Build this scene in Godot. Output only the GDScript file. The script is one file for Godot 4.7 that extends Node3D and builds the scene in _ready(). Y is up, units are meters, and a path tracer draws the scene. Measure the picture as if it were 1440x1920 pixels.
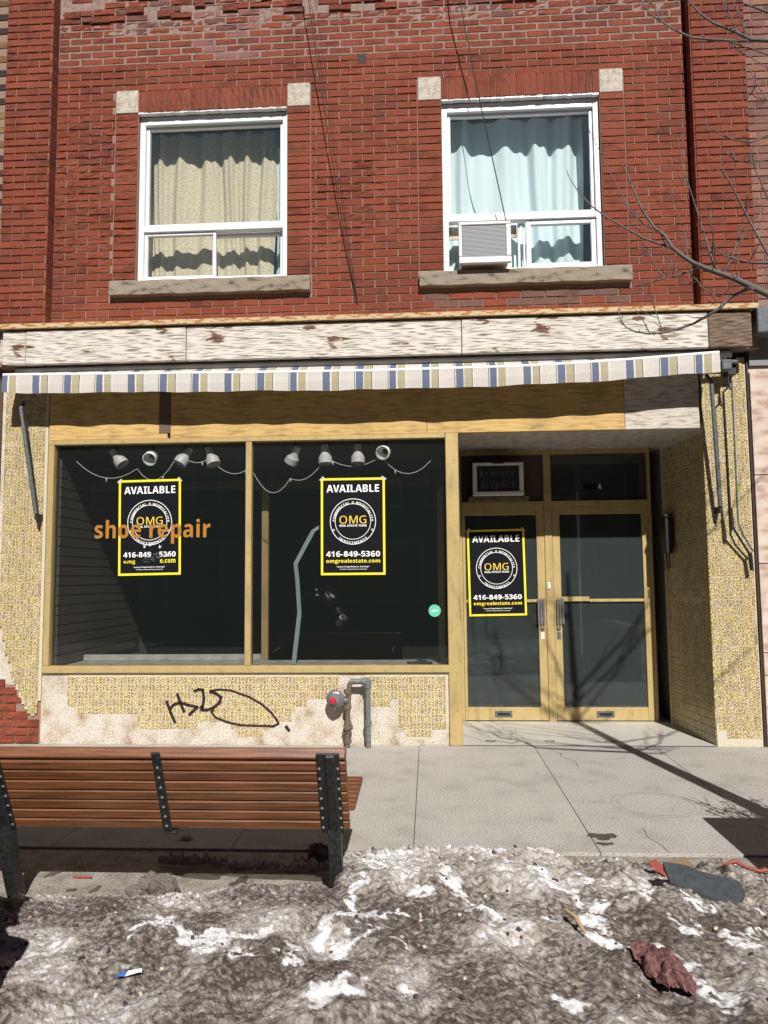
extends Node3D
# A brick shop building on a late-winter street, seen from across a dirty snow bank.

var rng := RandomNumberGenerator.new()
var eye := Vector3(0, 1.53, 7.2)
var M := {}
var counts := {}

# ---------------------------------------------------------------- mesh collector
class MB:
	var v := PackedVector3Array()
	var n := PackedVector3Array()
	var c := PackedColorArray()
	var col := Color(1, 1, 1)
	func tri(a: Vector3, b: Vector3, d: Vector3) -> void:
		var nn := (d - a).cross(b - a).normalized()
		v.append(a); v.append(b); v.append(d)
		n.append(nn); n.append(nn); n.append(nn)
		c.append(col); c.append(col); c.append(col)
	func tri_n(a: Vector3, b: Vector3, d: Vector3, na: Vector3, nb: Vector3, nd: Vector3) -> void:
		v.append(a); v.append(b); v.append(d)
		n.append(na); n.append(nb); n.append(nd)
		c.append(col); c.append(col); c.append(col)
	func quad(a: Vector3, b: Vector3, d: Vector3, e: Vector3) -> void:   # clockwise seen from the front
		tri(a, b, d); tri(a, d, e)
	func box(at: Vector3, s: Vector3, turn := Basis()) -> void:
		var h := s / 2
		var p := []
		for i in 8:
			p.append(at + turn * Vector3(h.x if i & 1 else -h.x, h.y if i & 2 else -h.y, h.z if i & 4 else -h.z))
		quad(p[6], p[7], p[5], p[4]); quad(p[3], p[2], p[0], p[1]); quad(p[7], p[3], p[1], p[5])
		quad(p[2], p[6], p[4], p[0]); quad(p[2], p[3], p[7], p[6]); quad(p[4], p[5], p[1], p[0])
	func span(a: Vector3, b: Vector3) -> void:       # box between two corners
		box((a + b) / 2, (b - a).abs())
	func cbox(at: Vector3, s: Vector3, ch: float, turn := Basis()) -> void:   # chamfered box
		var h := s / 2
		var q := func(x: int, y: int, z: int, k: int) -> Vector3:
			var p := Vector3(x * (h.x - (ch if k != 0 else 0.0)), y * (h.y - (ch if k != 1 else 0.0)), z * (h.z - (ch if k != 2 else 0.0)))
			return at + turn * p
		for s1 in [-1, 1]:
			face(q.call(s1, 1, 1, 0), q.call(s1, 1, -1, 0), q.call(s1, -1, -1, 0), q.call(s1, -1, 1, 0), turn * Vector3(s1, 0, 0))
			face(q.call(1, s1, 1, 1), q.call(1, s1, -1, 1), q.call(-1, s1, -1, 1), q.call(-1, s1, 1, 1), turn * Vector3(0, s1, 0))
			face(q.call(1, 1, s1, 2), q.call(1, -1, s1, 2), q.call(-1, -1, s1, 2), q.call(-1, 1, s1, 2), turn * Vector3(0, 0, s1))
			for s2 in [-1, 1]:
				face(q.call(s1, s2, 1, 0), q.call(s1, s2, -1, 0), q.call(s1, s2, -1, 1), q.call(s1, s2, 1, 1), turn * Vector3(s1, s2, 0))
				face(q.call(s1, 1, s2, 0), q.call(s1, -1, s2, 0), q.call(s1, -1, s2, 2), q.call(s1, 1, s2, 2), turn * Vector3(s1, 0, s2))
				face(q.call(1, s1, s2, 1), q.call(-1, s1, s2, 1), q.call(-1, s1, s2, 2), q.call(1, s1, s2, 2), turn * Vector3(0, s1, s2))
				for s3 in [-1, 1]:
					var a: Vector3 = q.call(s1, s2, s3, 0)
					var b: Vector3 = q.call(s1, s2, s3, 1)
					var d: Vector3 = q.call(s1, s2, s3, 2)
					if (d - a).cross(b - a).dot(turn * Vector3(s1, s2, s3)) < 0: tri(a, d, b)
					else: tri(a, b, d)
	func face(a: Vector3, b: Vector3, d: Vector3, e: Vector3, out: Vector3) -> void:   # quad turned to face out
		if (d - a).cross(b - a).dot(out) < 0: quad(a, e, d, b)
		else: quad(a, b, d, e)
	func tube(pts: Array, radii: Array, sides := 6, caps := true) -> void:
		var rings := []
		var norms := []
		var up := Vector3(0.13, 0.21, 0.97)
		for i in pts.size():
			var t: Vector3 = (pts[mini(i + 1, pts.size() - 1)] - pts[maxi(i - 1, 0)]).normalized()
			var x := t.cross(up)
			if x.length() < 0.05: x = t.cross(Vector3(1, 0.1, 0))
			x = x.normalized()
			var y := x.cross(t).normalized()
			var ring := []
			var nr := []
			for k in sides:
				var a := TAU * k / sides
				var dd := x * cos(a) + y * sin(a)
				ring.append(pts[i] + dd * radii[mini(i, radii.size() - 1)])
				nr.append(dd)
			rings.append(ring); norms.append(nr)
		for i in pts.size() - 1:
			for k in sides:
				var j := (k + 1) % sides
				tri_n(rings[i][k], rings[i + 1][j], rings[i + 1][k], norms[i][k], norms[i + 1][j], norms[i + 1][k])
				tri_n(rings[i][k], rings[i][j], rings[i + 1][j], norms[i][k], norms[i][j], norms[i + 1][j])
		if caps:
			for k in range(1, sides - 1):
				tri(rings[0][0], rings[0][k + 1], rings[0][k])
				var e: Array = rings[pts.size() - 1]
				tri(e[0], e[k], e[k + 1])
	func lathe(at: Vector3, axis: Vector3, prof: Array, sides := 14) -> void:   # prof: [distance along axis, radius]
		var x := axis.cross(Vector3(0.3, 0.2, 0.9)).normalized()
		var y := x.cross(axis).normalized()
		for i in prof.size() - 1:
			for k in sides:
				var a0 := TAU * k / sides
				var a1 := TAU * (k + 1) / sides
				var d0 := x * cos(a0) + y * sin(a0)
				var d1 := x * cos(a1) + y * sin(a1)
				var p0: Vector3 = at + axis * prof[i][0]
				var p1: Vector3 = at + axis * prof[i + 1][0]
				var s := Vector2(prof[i + 1][0] - prof[i][0], prof[i + 1][1] - prof[i][1])
				var m0 := (d0 * s.x - axis * s.y).normalized()
				var m1 := (d1 * s.x - axis * s.y).normalized()
				tri_n(p0 + d0 * prof[i][1], p1 + d1 * prof[i + 1][1], p1 + d0 * prof[i + 1][1], m0, m1, m0)
				tri_n(p0 + d0 * prof[i][1], p0 + d1 * prof[i][1], p1 + d1 * prof[i + 1][1], m0, m1, m1)
	func mesh() -> ArrayMesh:
		var a := []
		a.resize(Mesh.ARRAY_MAX)
		a[Mesh.ARRAY_VERTEX] = v; a[Mesh.ARRAY_NORMAL] = n; a[Mesh.ARRAY_COLOR] = c
		var m := ArrayMesh.new()
		m.add_surface_from_arrays(Mesh.PRIMITIVE_TRIANGLES, a)
		return m

# ---------------------------------------------------------------- nodes
func numbered(called: String) -> String:
	var k: int = counts.get(called, 0)
	counts[called] = k + 1
	return called if k == 0 else "%s_%03d" % [called, k]

func meta(o: Node, label := "", category := "", group := "", kind := "") -> void:
	if label: o.set_meta("label", label)
	if category: o.set_meta("category", category)
	if group: o.set_meta("group", group)
	if kind: o.set_meta("kind", kind)

func thing(called: String, label: String, category: String, at := Vector3.ZERO, group := "") -> Node3D:
	var o := Node3D.new()
	o.name = numbered(called)
	add_child(o)
	o.position = at
	meta(o, label, category, group)
	return o

func put(called: String, mb, m: Material, parent: Node = self, at := Vector3.ZERO) -> MeshInstance3D:
	var o := MeshInstance3D.new()
	o.name = numbered(called) if parent == self else called
	o.mesh = mb.mesh() if mb is MB else mb
	o.material_override = m
	parent.add_child(o, true)
	o.position = at
	return o

func structure(called: String, mb, m: Material, label := "") -> MeshInstance3D:
	var o := put(called, mb, m)
	meta(o, label, "", "", "structure")
	return o

func part_box(called: String, a: Vector3, b: Vector3, m: Material, parent: Node, ch := 0.0) -> MeshInstance3D:
	var mb := MB.new()
	if ch > 0: mb.cbox((a + b) / 2, (b - a).abs(), ch)
	else: mb.span(a, b)
	return put(called, mb, m, parent)

# ---------------------------------------------------------------- materials
func lin(r: float, g: float, b: float) -> Color:
	return Color(r, g, b).linear_to_srgb()

func noise(freq: float, sd: int, octaves := 4, kind := FastNoiseLite.TYPE_SIMPLEX_SMOOTH) -> FastNoiseLite:
	var f := FastNoiseLite.new()
	f.noise_type = kind
	f.seed = sd
	f.frequency = freq
	f.fractal_octaves = octaves
	return f

func tex(freq: float, sd: int, ramp: Array, octaves := 4, kind := FastNoiseLite.TYPE_SIMPLEX_SMOOTH, size := 512) -> NoiseTexture2D:
	var t := NoiseTexture2D.new()
	t.width = size; t.height = size
	t.seamless = true
	t.noise = noise(freq, sd, octaves, kind)
	if ramp:
		var g := Gradient.new()
		var offs := PackedFloat32Array()
		var cols := PackedColorArray()
		for r in ramp:
			offs.append(r[0]); cols.append(r[1])
		g.offsets = offs; g.colors = cols
		t.color_ramp = g
	return t

func grey(x: float) -> Color:
	return Color(x, x, x)

func mat(called: String, c: Color, rough: float, t: Texture2D = null, scale := Vector3.ONE, bump: Texture2D = null, cm := 0.0, vc := false, metal := 0.0) -> StandardMaterial3D:
	var m := StandardMaterial3D.new()
	m.resource_name = called
	m.albedo_color = c
	m.roughness = rough
	m.metallic = metal
	m.vertex_color_use_as_albedo = vc
	if t: m.albedo_texture = t
	if t or bump:
		m.uv1_triplanar = true
		m.uv1_world_triplanar = true
		m.uv1_scale = scale
		m.uv1_triplanar_sharpness = 8.0
	if bump:
		m.heightmap_enabled = true
		m.heightmap_texture = bump
		m.heightmap_scale = cm
	M[called] = m
	return m

func over(m: StandardMaterial3D, t: Texture2D, scale: Vector3) -> void:   # a second, multiplied pattern
	m.detail_enabled = true
	m.detail_albedo = t
	m.detail_blend_mode = BaseMaterial3D.BLEND_MODE_MUL
	m.detail_uv_layer = BaseMaterial3D.DETAIL_UV_2
	m.uv2_triplanar = true
	m.uv2_world_triplanar = true
	m.uv2_scale = scale
	m.uv2_triplanar_sharpness = 8.0

func glass(called: String, c: Color, a: float) -> StandardMaterial3D:
	var m := StandardMaterial3D.new()
	m.resource_name = called
	m.albedo_color = Color(c, a)
	m.transparency = BaseMaterial3D.TRANSPARENCY_ALPHA
	m.roughness = 0.02
	M[called] = m
	return m

func make_materials() -> void:
	var soft := tex(0.012, 3, [[0.0, grey(0.72)], [0.5, grey(0.9)], [1.0, grey(1.0)]], 5)
	var fine := tex(0.05, 5, [[0.0, grey(0.6)], [0.45, grey(0.92)], [1.0, grey(1.0)]], 3)
	var rough := tex(0.04, 8, [], 5)
	var flecks := tex(0.11, 11, [[0.0, grey(0.45)], [0.25, grey(0.70)], [0.40, grey(0.92)], [0.7, grey(1.0)], [0.86, Color(1, 1, 1)]], 2)
	var blotch := tex(0.006, 21, [[0.0, grey(0.88)], [0.4, grey(0.97)], [1.0, grey(1.0)]], 5)
	var b := mat("brick", Color(1, 1, 1), 0.9, fine, Vector3.ONE * 2.4, null, 0, true)
	over(b, tex(0.012, 31, [[0.0, Color(0.74, 0.70, 0.68)], [0.35, Color(0.96, 0.95, 0.94)], [1.0, Color(1, 1, 1)]], 5), Vector3.ONE * 0.55)
	mat("mortar", lin(0.32, 0.21, 0.16), 0.95, fine, Vector3.ONE * 3.0)
	mat("pale_mortar", lin(0.33, 0.23, 0.19), 0.95, soft, Vector3.ONE * 2.0)
	var st := mat("stone", lin(0.72, 0.65, 0.54), 0.9, soft, Vector3.ONE * 2.0)
	over(st, fine, Vector3.ONE * 3.0)
	var sill := mat("sill_stone", lin(0.40, 0.335, 0.26), 0.92, tex(0.012, 44, [[0.0, grey(0.5)], [0.35, grey(0.9)], [1.0, grey(1.0)]], 5), Vector3(0.8, 1.6, 1.6))
	over(sill, fine, Vector3.ONE * 3.0)
	mat("vinyl", lin(0.74, 0.77, 0.80), 0.35)
	mat("grey_vinyl", lin(0.30, 0.31, 0.33), 0.5)
	var paint := mat("peeling_paint", Color(0.93, 0.925, 0.92), 0.75,
		tex(0.02, 61, [[0.0, Color(0.40, 0.33, 0.28)], [0.27, Color(0.58, 0.53, 0.48)], [0.40, Color(0.80, 0.78, 0.75)], [0.52, Color(0.90, 0.89, 0.87)], [1.0, Color(0.92, 0.91, 0.89)]], 5), Vector3(0.4, 6.0, 6.0))
	over(paint, tex(0.011, 68, [[0.0, Color(0.42, 0.28, 0.2)], [0.19, Color(0.55, 0.42, 0.34)], [0.23, Color(0.94, 0.93, 0.91)], [1.0, Color(1, 1, 1)]], 5), Vector3(0.33, 0.8, 0.8))
	mat("bare_wood", lin(0.22, 0.15, 0.10), 0.85, tex(0.02, 63, [[0.0, grey(0.35)], [0.5, grey(0.8)], [1.0, grey(1.25)]], 5), Vector3(0.6, 5, 5))
	mat("flashing", lin(0.55, 0.45, 0.30), 0.7, tex(0.02, 64, [[0.0, Color(0.5, 0.28, 0.12)], [0.3, Color(0.85, 0.62, 0.35)], [0.45, Color(0.95, 0.9, 0.82)], [1.0, Color(1, 1, 1)]], 4), Vector3(0.8, 3, 3))
	var ply := mat("plywood", lin(0.62, 0.41, 0.15), 0.8, tex(0.02, 71, [[0.0, grey(0.72)], [0.5, grey(0.95)], [1.0, grey(1.0)]], 4), Vector3(0.35, 2.5, 2.5))
	over(ply, tex(0.008, 73, [[0.0, grey(0.85)], [0.4, grey(0.97)], [1.0, grey(1.0)]], 4), Vector3.ONE * 0.6)
	mat("grey_board", lin(0.60, 0.54, 0.47), 0.85, tex(0.02, 72, [[0.0, grey(0.6)], [0.5, grey(0.92)], [1.0, grey(1.0)]], 4), Vector3(0.5, 3.5, 3.5))
	mat("dark_board", lin(0.16, 0.11, 0.08), 0.85, fine, Vector3.ONE * 2)
	mat("soffit", lin(0.55, 0.52, 0.46), 0.85, soft, Vector3.ONE)
	var gold := mat("gold_frame", lin(0.52, 0.39, 0.17), 0.42, tex(0.01, 76, [[0.0, grey(0.88)], [0.5, grey(0.98)], [1.0, grey(1.0)]], 4), Vector3(1.5, 0.5, 1.5), null, 0, false, 0.2)
	over(gold, tex(0.03, 77, [[0.0, grey(0.86)], [0.3, grey(0.98)], [1.0, grey(1.0)]], 4), Vector3.ONE * 1.3)
	var tile := mat("glass_tile", Color(1, 1, 1), 0.28, tex(0.055, 81, [[0.0, Color(0.50, 0.38, 0.12)], [0.36, Color(0.66, 0.53, 0.22)], [0.5, Color(0.78, 0.68, 0.40)], [0.6, Color(0.94, 0.91, 0.84)], [1.0, Color(1, 0.99, 0.97)]], 2), Vector3.ONE * 2.2, null, 0, true)
	tile.metallic_specular = 0.6
	mat("grout", lin(0.66, 0.60, 0.46), 0.9, fine, Vector3.ONE * 3)
	var stucco := mat("stucco", lin(0.70, 0.65, 0.58), 0.95, tex(0.01, 83, [[0.0, Color(0.74, 0.66, 0.57)], [0.3, Color(0.9, 0.87, 0.82)], [0.6, Color(0.97, 0.96, 0.94)], [1.0, Color(1, 1, 1)]], 5), Vector3.ONE * 0.8)
	over(stucco, fine, Vector3.ONE * 2.0)
	var con := mat("concrete", lin(0.50, 0.475, 0.44), 0.93, flecks, Vector3.ONE * 1.4, rough, 0.12, true)
	over(con, blotch, Vector3.ONE * 0.7)
	var con2 := mat("kerb_concrete", lin(0.42, 0.385, 0.33), 0.93, soft, Vector3.ONE * 1.0, rough, 0.15)
	over(con2, flecks, Vector3.ONE * 1.1)
	mat("joint_dirt", lin(0.16, 0.14, 0.12), 0.95)
	mat("worn_groove", lin(0.30, 0.28, 0.25), 0.95)
	mat("wet_concrete", lin(0.11, 0.095, 0.075), 0.35, soft, Vector3.ONE * 2)
	mat("terrazzo", lin(0.58, 0.56, 0.51), 0.5, flecks, Vector3.ONE * 2.2)
	mat("asphalt", lin(0.05, 0.05, 0.05), 0.9, fine, Vector3.ONE * 1.5, rough, 0.3)
	var snow := mat("snow", Color(1, 1, 1), 0.8, tex(0.12, 91, [[0.0, grey(0.55)], [0.28, grey(0.82)], [0.48, grey(0.97)], [1.0, grey(1.0)]], 3), Vector3.ONE * 2.4, tex(0.2, 92, [], 2), 0.12, true)
	over(snow, tex(0.03, 93, [[0.0, Color(0.70, 0.66, 0.62)], [0.34, Color(0.93, 0.92, 0.9)], [0.55, Color(1, 1, 1)], [1.0, Color(1, 1, 1)]], 5), Vector3.ONE * 1.1)
	var wood := mat("bench_wood", lin(0.23, 0.09, 0.037), 0.45, tex(0.02, 101, [[0.0, grey(0.6)], [0.4, grey(0.84)], [0.7, grey(1.0)], [1.0, grey(1.1)]], 5), Vector3(0.22, 6, 6), null, 0, true)
	over(wood, tex(0.06, 102, [[0.0, Color(1, 1, 1)], [0.76, Color(0.9, 0.88, 0.86)], [0.82, Color(1.0, 1.0, 1.0)], [1.0, Color(1, 1, 1)]], 4), Vector3.ONE * 2)
	mat("iron", lin(0.020, 0.023, 0.024), 0.5, tex(0.03, 104, [[0.0, grey(0.5)], [0.6, grey(0.9)], [0.8, grey(1.6)], [1.0, grey(2.2)]], 4), Vector3.ONE * 2.5)
	mat("stud", lin(0.55, 0.54, 0.52), 0.3, null, Vector3.ONE, null, 0, false, 0.8)
	mat("awning_cloth", Color(1, 1, 1), 0.85, fine, Vector3(4, 4, 4), null, 0, true)
	mat("awning_bar", lin(0.75, 0.75, 0.74), 0.4)
	mat("grey_metal", lin(0.13, 0.145, 0.155), 0.45, soft, Vector3.ONE * 3)
	mat("black_metal", lin(0.012, 0.012, 0.013), 0.5)
	mat("rusty_metal", lin(0.055, 0.03, 0.022), 0.8, fine, Vector3.ONE * 3)
	mat("old_pipe", lin(0.20, 0.175, 0.15), 0.75, tex(0.03, 111, [[0.0, Color(0.4, 0.3, 0.24)], [0.5, Color(0.85, 0.8, 0.75)], [1.0, Color(1, 1, 1)]], 4), Vector3.ONE * 4)
	mat("grey_pipe", lin(0.17, 0.18, 0.185), 0.55, soft, Vector3.ONE * 4)
	mat("red_cap", lin(0.50, 0.02, 0.04), 0.4)
	mat("white_plastic", lin(0.70, 0.70, 0.69), 0.5)
	mat("white_lamp", lin(0.78, 0.78, 0.76), 0.4)
	mat("room_paint", lin(0.20, 0.19, 0.175), 0.85)
	mat("carpet", lin(0.07, 0.06, 0.055), 0.95, fine, Vector3.ONE * 2)
	mat("sign_sheet", lin(0.20, 0.20, 0.205), 0.5)
	mat("brown_panel", lin(0.09, 0.055, 0.045), 0.7, fine, Vector3.ONE * 2)
	mat("slat_wall", lin(0.11, 0.09, 0.07), 0.7)
	mat("display_floor", lin(0.55, 0.54, 0.48), 0.7, soft, Vector3.ONE)
	mat("room_wall", lin(0.30, 0.29, 0.27), 0.9)
	glass("shop_glass", Color(0.16, 0.19, 0.185), 0.18)  # grey tint lends the panes brightness in place of street reflections
	glass("door_glass", Color(0.25, 0.285, 0.285), 0.42)  # paler tint, stands in for reflected haze on the doors
	glass("window_glass", Color(0.5, 0.6, 0.65), 0.05)
	mat("yellow_curtain", lin(0.66, 0.61, 0.44), 0.9, tex(0.05, 121, [[0.0, grey(0.72)], [0.5, grey(0.93)], [1.0, grey(1.0)]], 3), Vector3.ONE * 1.5)
	mat("pale_curtain", lin(0.64, 0.79, 0.81), 0.9)
	mat("poster_black", lin(0.010, 0.011, 0.014), 0.3).metallic_specular = 0.3
	mat("tape", lin(0.5, 0.5, 0.46), 0.3)
	mat("poster_yellow", lin(0.85, 0.70, 0.02), 0.5)
	mat("poster_white", lin(0.85, 0.85, 0.85), 0.5)
	mat("poster_gold", lin(0.75, 0.55, 0.06), 0.5)
	mat("orange_vinyl", lin(0.37, 0.165, 0.022), 0.5)
	mat("green_sticker", lin(0.10, 0.50, 0.33), 0.5)
	mat("graffiti", lin(0.018, 0.006, 0.008), 0.6)
	mat("cable", lin(0.008, 0.008, 0.008), 0.6)
	mat("bark", lin(0.15, 0.13, 0.12), 0.8, fine, Vector3.ONE * 4)
	mat("panel_stone", lin(0.60, 0.52, 0.46), 0.85, tex(0.012, 131, [[0.0, Color(0.75, 0.65, 0.6)], [0.5, Color(0.95, 0.92, 0.9)], [1.0, Color(1, 1, 1)]], 5), Vector3(0.6, 1.4, 1))
	mat("pink_cloth", lin(0.24, 0.12, 0.125), 0.9, tex(0.03, 141, [[0.0, Color(0.3, 0.25, 0.22)], [0.45, Color(0.8, 0.75, 0.72)], [1.0, Color(1, 1, 1)]], 4), Vector3.ONE * 3)
	mat("slate_board", lin(0.055, 0.065, 0.075), 0.8, soft, Vector3.ONE * 3)
	mat("red_plastic", lin(0.28, 0.055, 0.045), 0.6)
	mat("pale_wood", lin(0.55, 0.42, 0.25), 0.8)
	mat("cardboard", lin(0.20, 0.13, 0.085), 0.9)
	mat("dry_leaf", lin(0.10, 0.075, 0.045), 0.9)
	mat("blue_print", lin(0.04, 0.14, 0.5), 0.5)
	mat("ice", lin(0.20, 0.17, 0.15), 0.7, fine, Vector3.ONE * 4, rough, 0.8)
	mat("shade_bag_black", lin(0.012, 0.012, 0.012), 0.35)
	mat("far_brick", lin(0.10, 0.06, 0.045), 0.9, fine, Vector3.ONE)
	mat("far_window", lin(0.02, 0.025, 0.03), 0.1)
	mat("far_trim", lin(0.28, 0.27, 0.25), 0.8)
	mat("strip_plastic", lin(0.30, 0.40, 0.40), 0.4)

# ---------------------------------------------------------------- brickwork
var brick_meshes := {}
const BW := 0.223
const BH := 0.067

func brick_tone(k: int) -> Color:
	var t := [Color(0.26, 0.058, 0.026), Color(0.24, 0.053, 0.025), Color(0.275, 0.064, 0.028), Color(0.23, 0.052, 0.026), Color(0.25, 0.055, 0.023), Color(0.205, 0.048, 0.026), Color(0.285, 0.070, 0.033)]
	return t[k % 7]

func add_brick(mb: MB, at: Vector3, w: float, h: float, rough: float, r: RandomNumberGenerator) -> void:
	# a front face of 4 x 2 cells with uneven corners, bevelled into the four sides
	var ch := 0.004
	var g := []
	for j in 3:
		var row := []
		for i in 5:
			var x := -w / 2 + ch + (w - 2 * ch) * i / 4.0
			var y := -h / 2 + ch + (h - 2 * ch) * j / 2.0
			row.append(at + Vector3(x + r.randf_range(-1, 1) * rough * 0.3, y + r.randf_range(-1, 1) * rough * 0.3, r.randf_range(-1, 0.6) * rough))
		g.append(row)
	for j in 2:
		for i in 4:
			mb.face(g[j][i], g[j][i + 1], g[j + 1][i + 1], g[j + 1][i], Vector3.BACK)
	var back := -0.03
	var e := [at + Vector3(-w / 2, -h / 2, -ch), at + Vector3(w / 2, -h / 2, -ch), at + Vector3(w / 2, h / 2, -ch), at + Vector3(-w / 2, h / 2, -ch)]
	var rim := [g[0][0], g[0][4], g[2][4], g[2][0]]
	var outs := [Vector3.DOWN, Vector3.RIGHT, Vector3.UP, Vector3.LEFT]
	for k in 4:
		var l := (k + 1) % 4
		mb.face(rim[k], rim[l], e[l], e[k], outs[k] + Vector3.BACK)
		mb.face(e[k], e[l], e[l] + Vector3(0, 0, back), e[k] + Vector3(0, 0, back), outs[k])

func brick_mesh(tone: int, rough: bool) -> ArrayMesh:
	var key := "%d %s" % [tone, rough]
	if not brick_meshes.has(key):
		var mb := MB.new()
		mb.col = brick_tone(tone)
		var r := RandomNumberGenerator.new()
		r.seed = 77 + tone * 5 + (100 if rough else 0)
		add_brick(mb, Vector3.ZERO, BW, BH, 0.007 if rough else 0.002, r)
		brick_meshes[key] = mb.mesh()
	return brick_meshes[key]

# each brick: {at, w, h, rough, tone, tint}
func course(out: Array, x0: float, x1: float, y: float, z: float, shift: float, h: float, len_: float, joint: float, rough := false, turn := 0.0) -> void:
	var x := x0 - shift
	while x < x1 - 0.01:
		var a := maxf(x, x0)
		var b := minf(x + len_ + rng.randf_range(-0.004, 0.004), x1)
		x = x + len_ if b < x1 else x1
		x = maxf(x, b) if b < x1 else x1
		if b - a < 0.03: continue
		out.append({"at": Vector3((a + b) / 2, y, z + rng.randf_range(-0.0015, 0.002)), "w": b - a - joint, "h": h, "rough": rough, "tone": rng.randi() % 7, "turn": rng.randf_range(-0.006, 0.006), "tint": Color(1, 1, 1)})

func lay(parent: Node3D, bricks: Array, singles: int, m: Material) -> void:
	# the bricks that show largest are pieces of their own, the rest are joined
	bricks.sort_custom(func(a, b): return a.at.distance_squared_to(eye) < b.at.distance_squared_to(eye))
	var mb := MB.new()
	var left := 0
	for k in bricks.size():
		var b: Dictionary = bricks[k]
		if k < singles and b.tint == Color(1, 1, 1):
			var o := MeshInstance3D.new()
			o.name = "brick"
			o.mesh = brick_mesh(b.tone, b.rough)
			o.material_override = m
			parent.add_child(o, true)
			o.position = b.at
			o.scale = Vector3(b.w / BW, b.h / BH, 1)
			o.rotation.z = b.turn
		else:
			var t := brick_tone(b.tone)
			mb.col = Color(t.r * b.tint.r, t.g * b.tint.g, t.b * b.tint.b)
			if b.tint.a < 0.99: mb.col = Color(b.tint.r, b.tint.g, b.tint.b)
			add_brick(mb, b.at, b.w, b.h, 0.007 if b.rough else 0.0025, rng)
			left += 1
	if left:
		var o := put("brickwork", mb, m, parent)
		if left > 40: meta(o, "", "", "", "stuff")

# ---------------------------------------------------------------- lettering
var fonts := {}
func font(family: String, weight: int) -> SystemFont:
	var key := "%s%d" % [family, weight]
	if not fonts.has(key):
		var f := SystemFont.new()
		f.font_names = PackedStringArray([family])
		f.font_weight = weight
		fonts[key] = f
	return fonts[key]

func text_mesh(s: String, weight := 700, family := "Droid Sans") -> TextMesh:
	var t := TextMesh.new()
	t.font = font(family, weight)
	t.text = s
	t.font_size = 48
	t.pixel_size = 0.01
	t.depth = 0.01
	t.curve_step = 2.0
	return t

func text(called: String, s: String, at: Vector3, w: float, h: float, m: Material, parent: Node, weight := 700, family := "Droid Sans") -> MeshInstance3D:
	var t := text_mesh(s, weight, family)
	var box := t.get_aabb()
	var sc := Vector3(w / box.size.x, h / box.size.y, 0.12)
	var st := SurfaceTool.new()
	var c := box.get_center()
	st.append_from(t, 0, Transform3D(Basis.from_scale(sc), Vector3(-c.x * sc.x, -c.y * sc.y, 0)))
	return put(called, st.commit(), m, parent, at)

func ring_text(st: SurfaceTool, s: String, mid: float, r: float, h: float, top: bool) -> void:
	# letters round a circle; mid is the angle of the middle, clockwise from the top
	var unit := h / 0.34
	var widths := []
	var total := 0.0
	for ch in s:
		var w: float = text_mesh(ch).get_aabb().size.x * unit + h * 0.30
		widths.append(w)
		total += w
	var a := -total / 2 / r
	for k in s.length():
		var t := text_mesh(s[k])
		var box := t.get_aabb()
		var aa: float = a + widths[k] / 2 / r
		a += widths[k] / r
		var ang := mid + (aa if top else -aa)
		var at := Vector3(sin(ang) * r, cos(ang) * r, 0)
		var turn := Basis(Vector3.BACK, -ang if top else PI - ang) * Basis.from_scale(Vector3(unit, unit, 0.12))
		st.append_from(t, 0, Transform3D(turn, at - turn * Vector3(box.get_center().x, 0.17, 0)))

func ring(mb: MB, r0: float, r1: float, z: float) -> void:
	for k in 64:
		var a := TAU * k / 64
		var b := TAU * (k + 1) / 64
		mb.face(Vector3(sin(a) * r0, cos(a) * r0, z), Vector3(sin(b) * r0, cos(b) * r0, z), Vector3(sin(b) * r1, cos(b) * r1, z), Vector3(sin(a) * r1, cos(a) * r1, z), Vector3.BACK)

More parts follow.
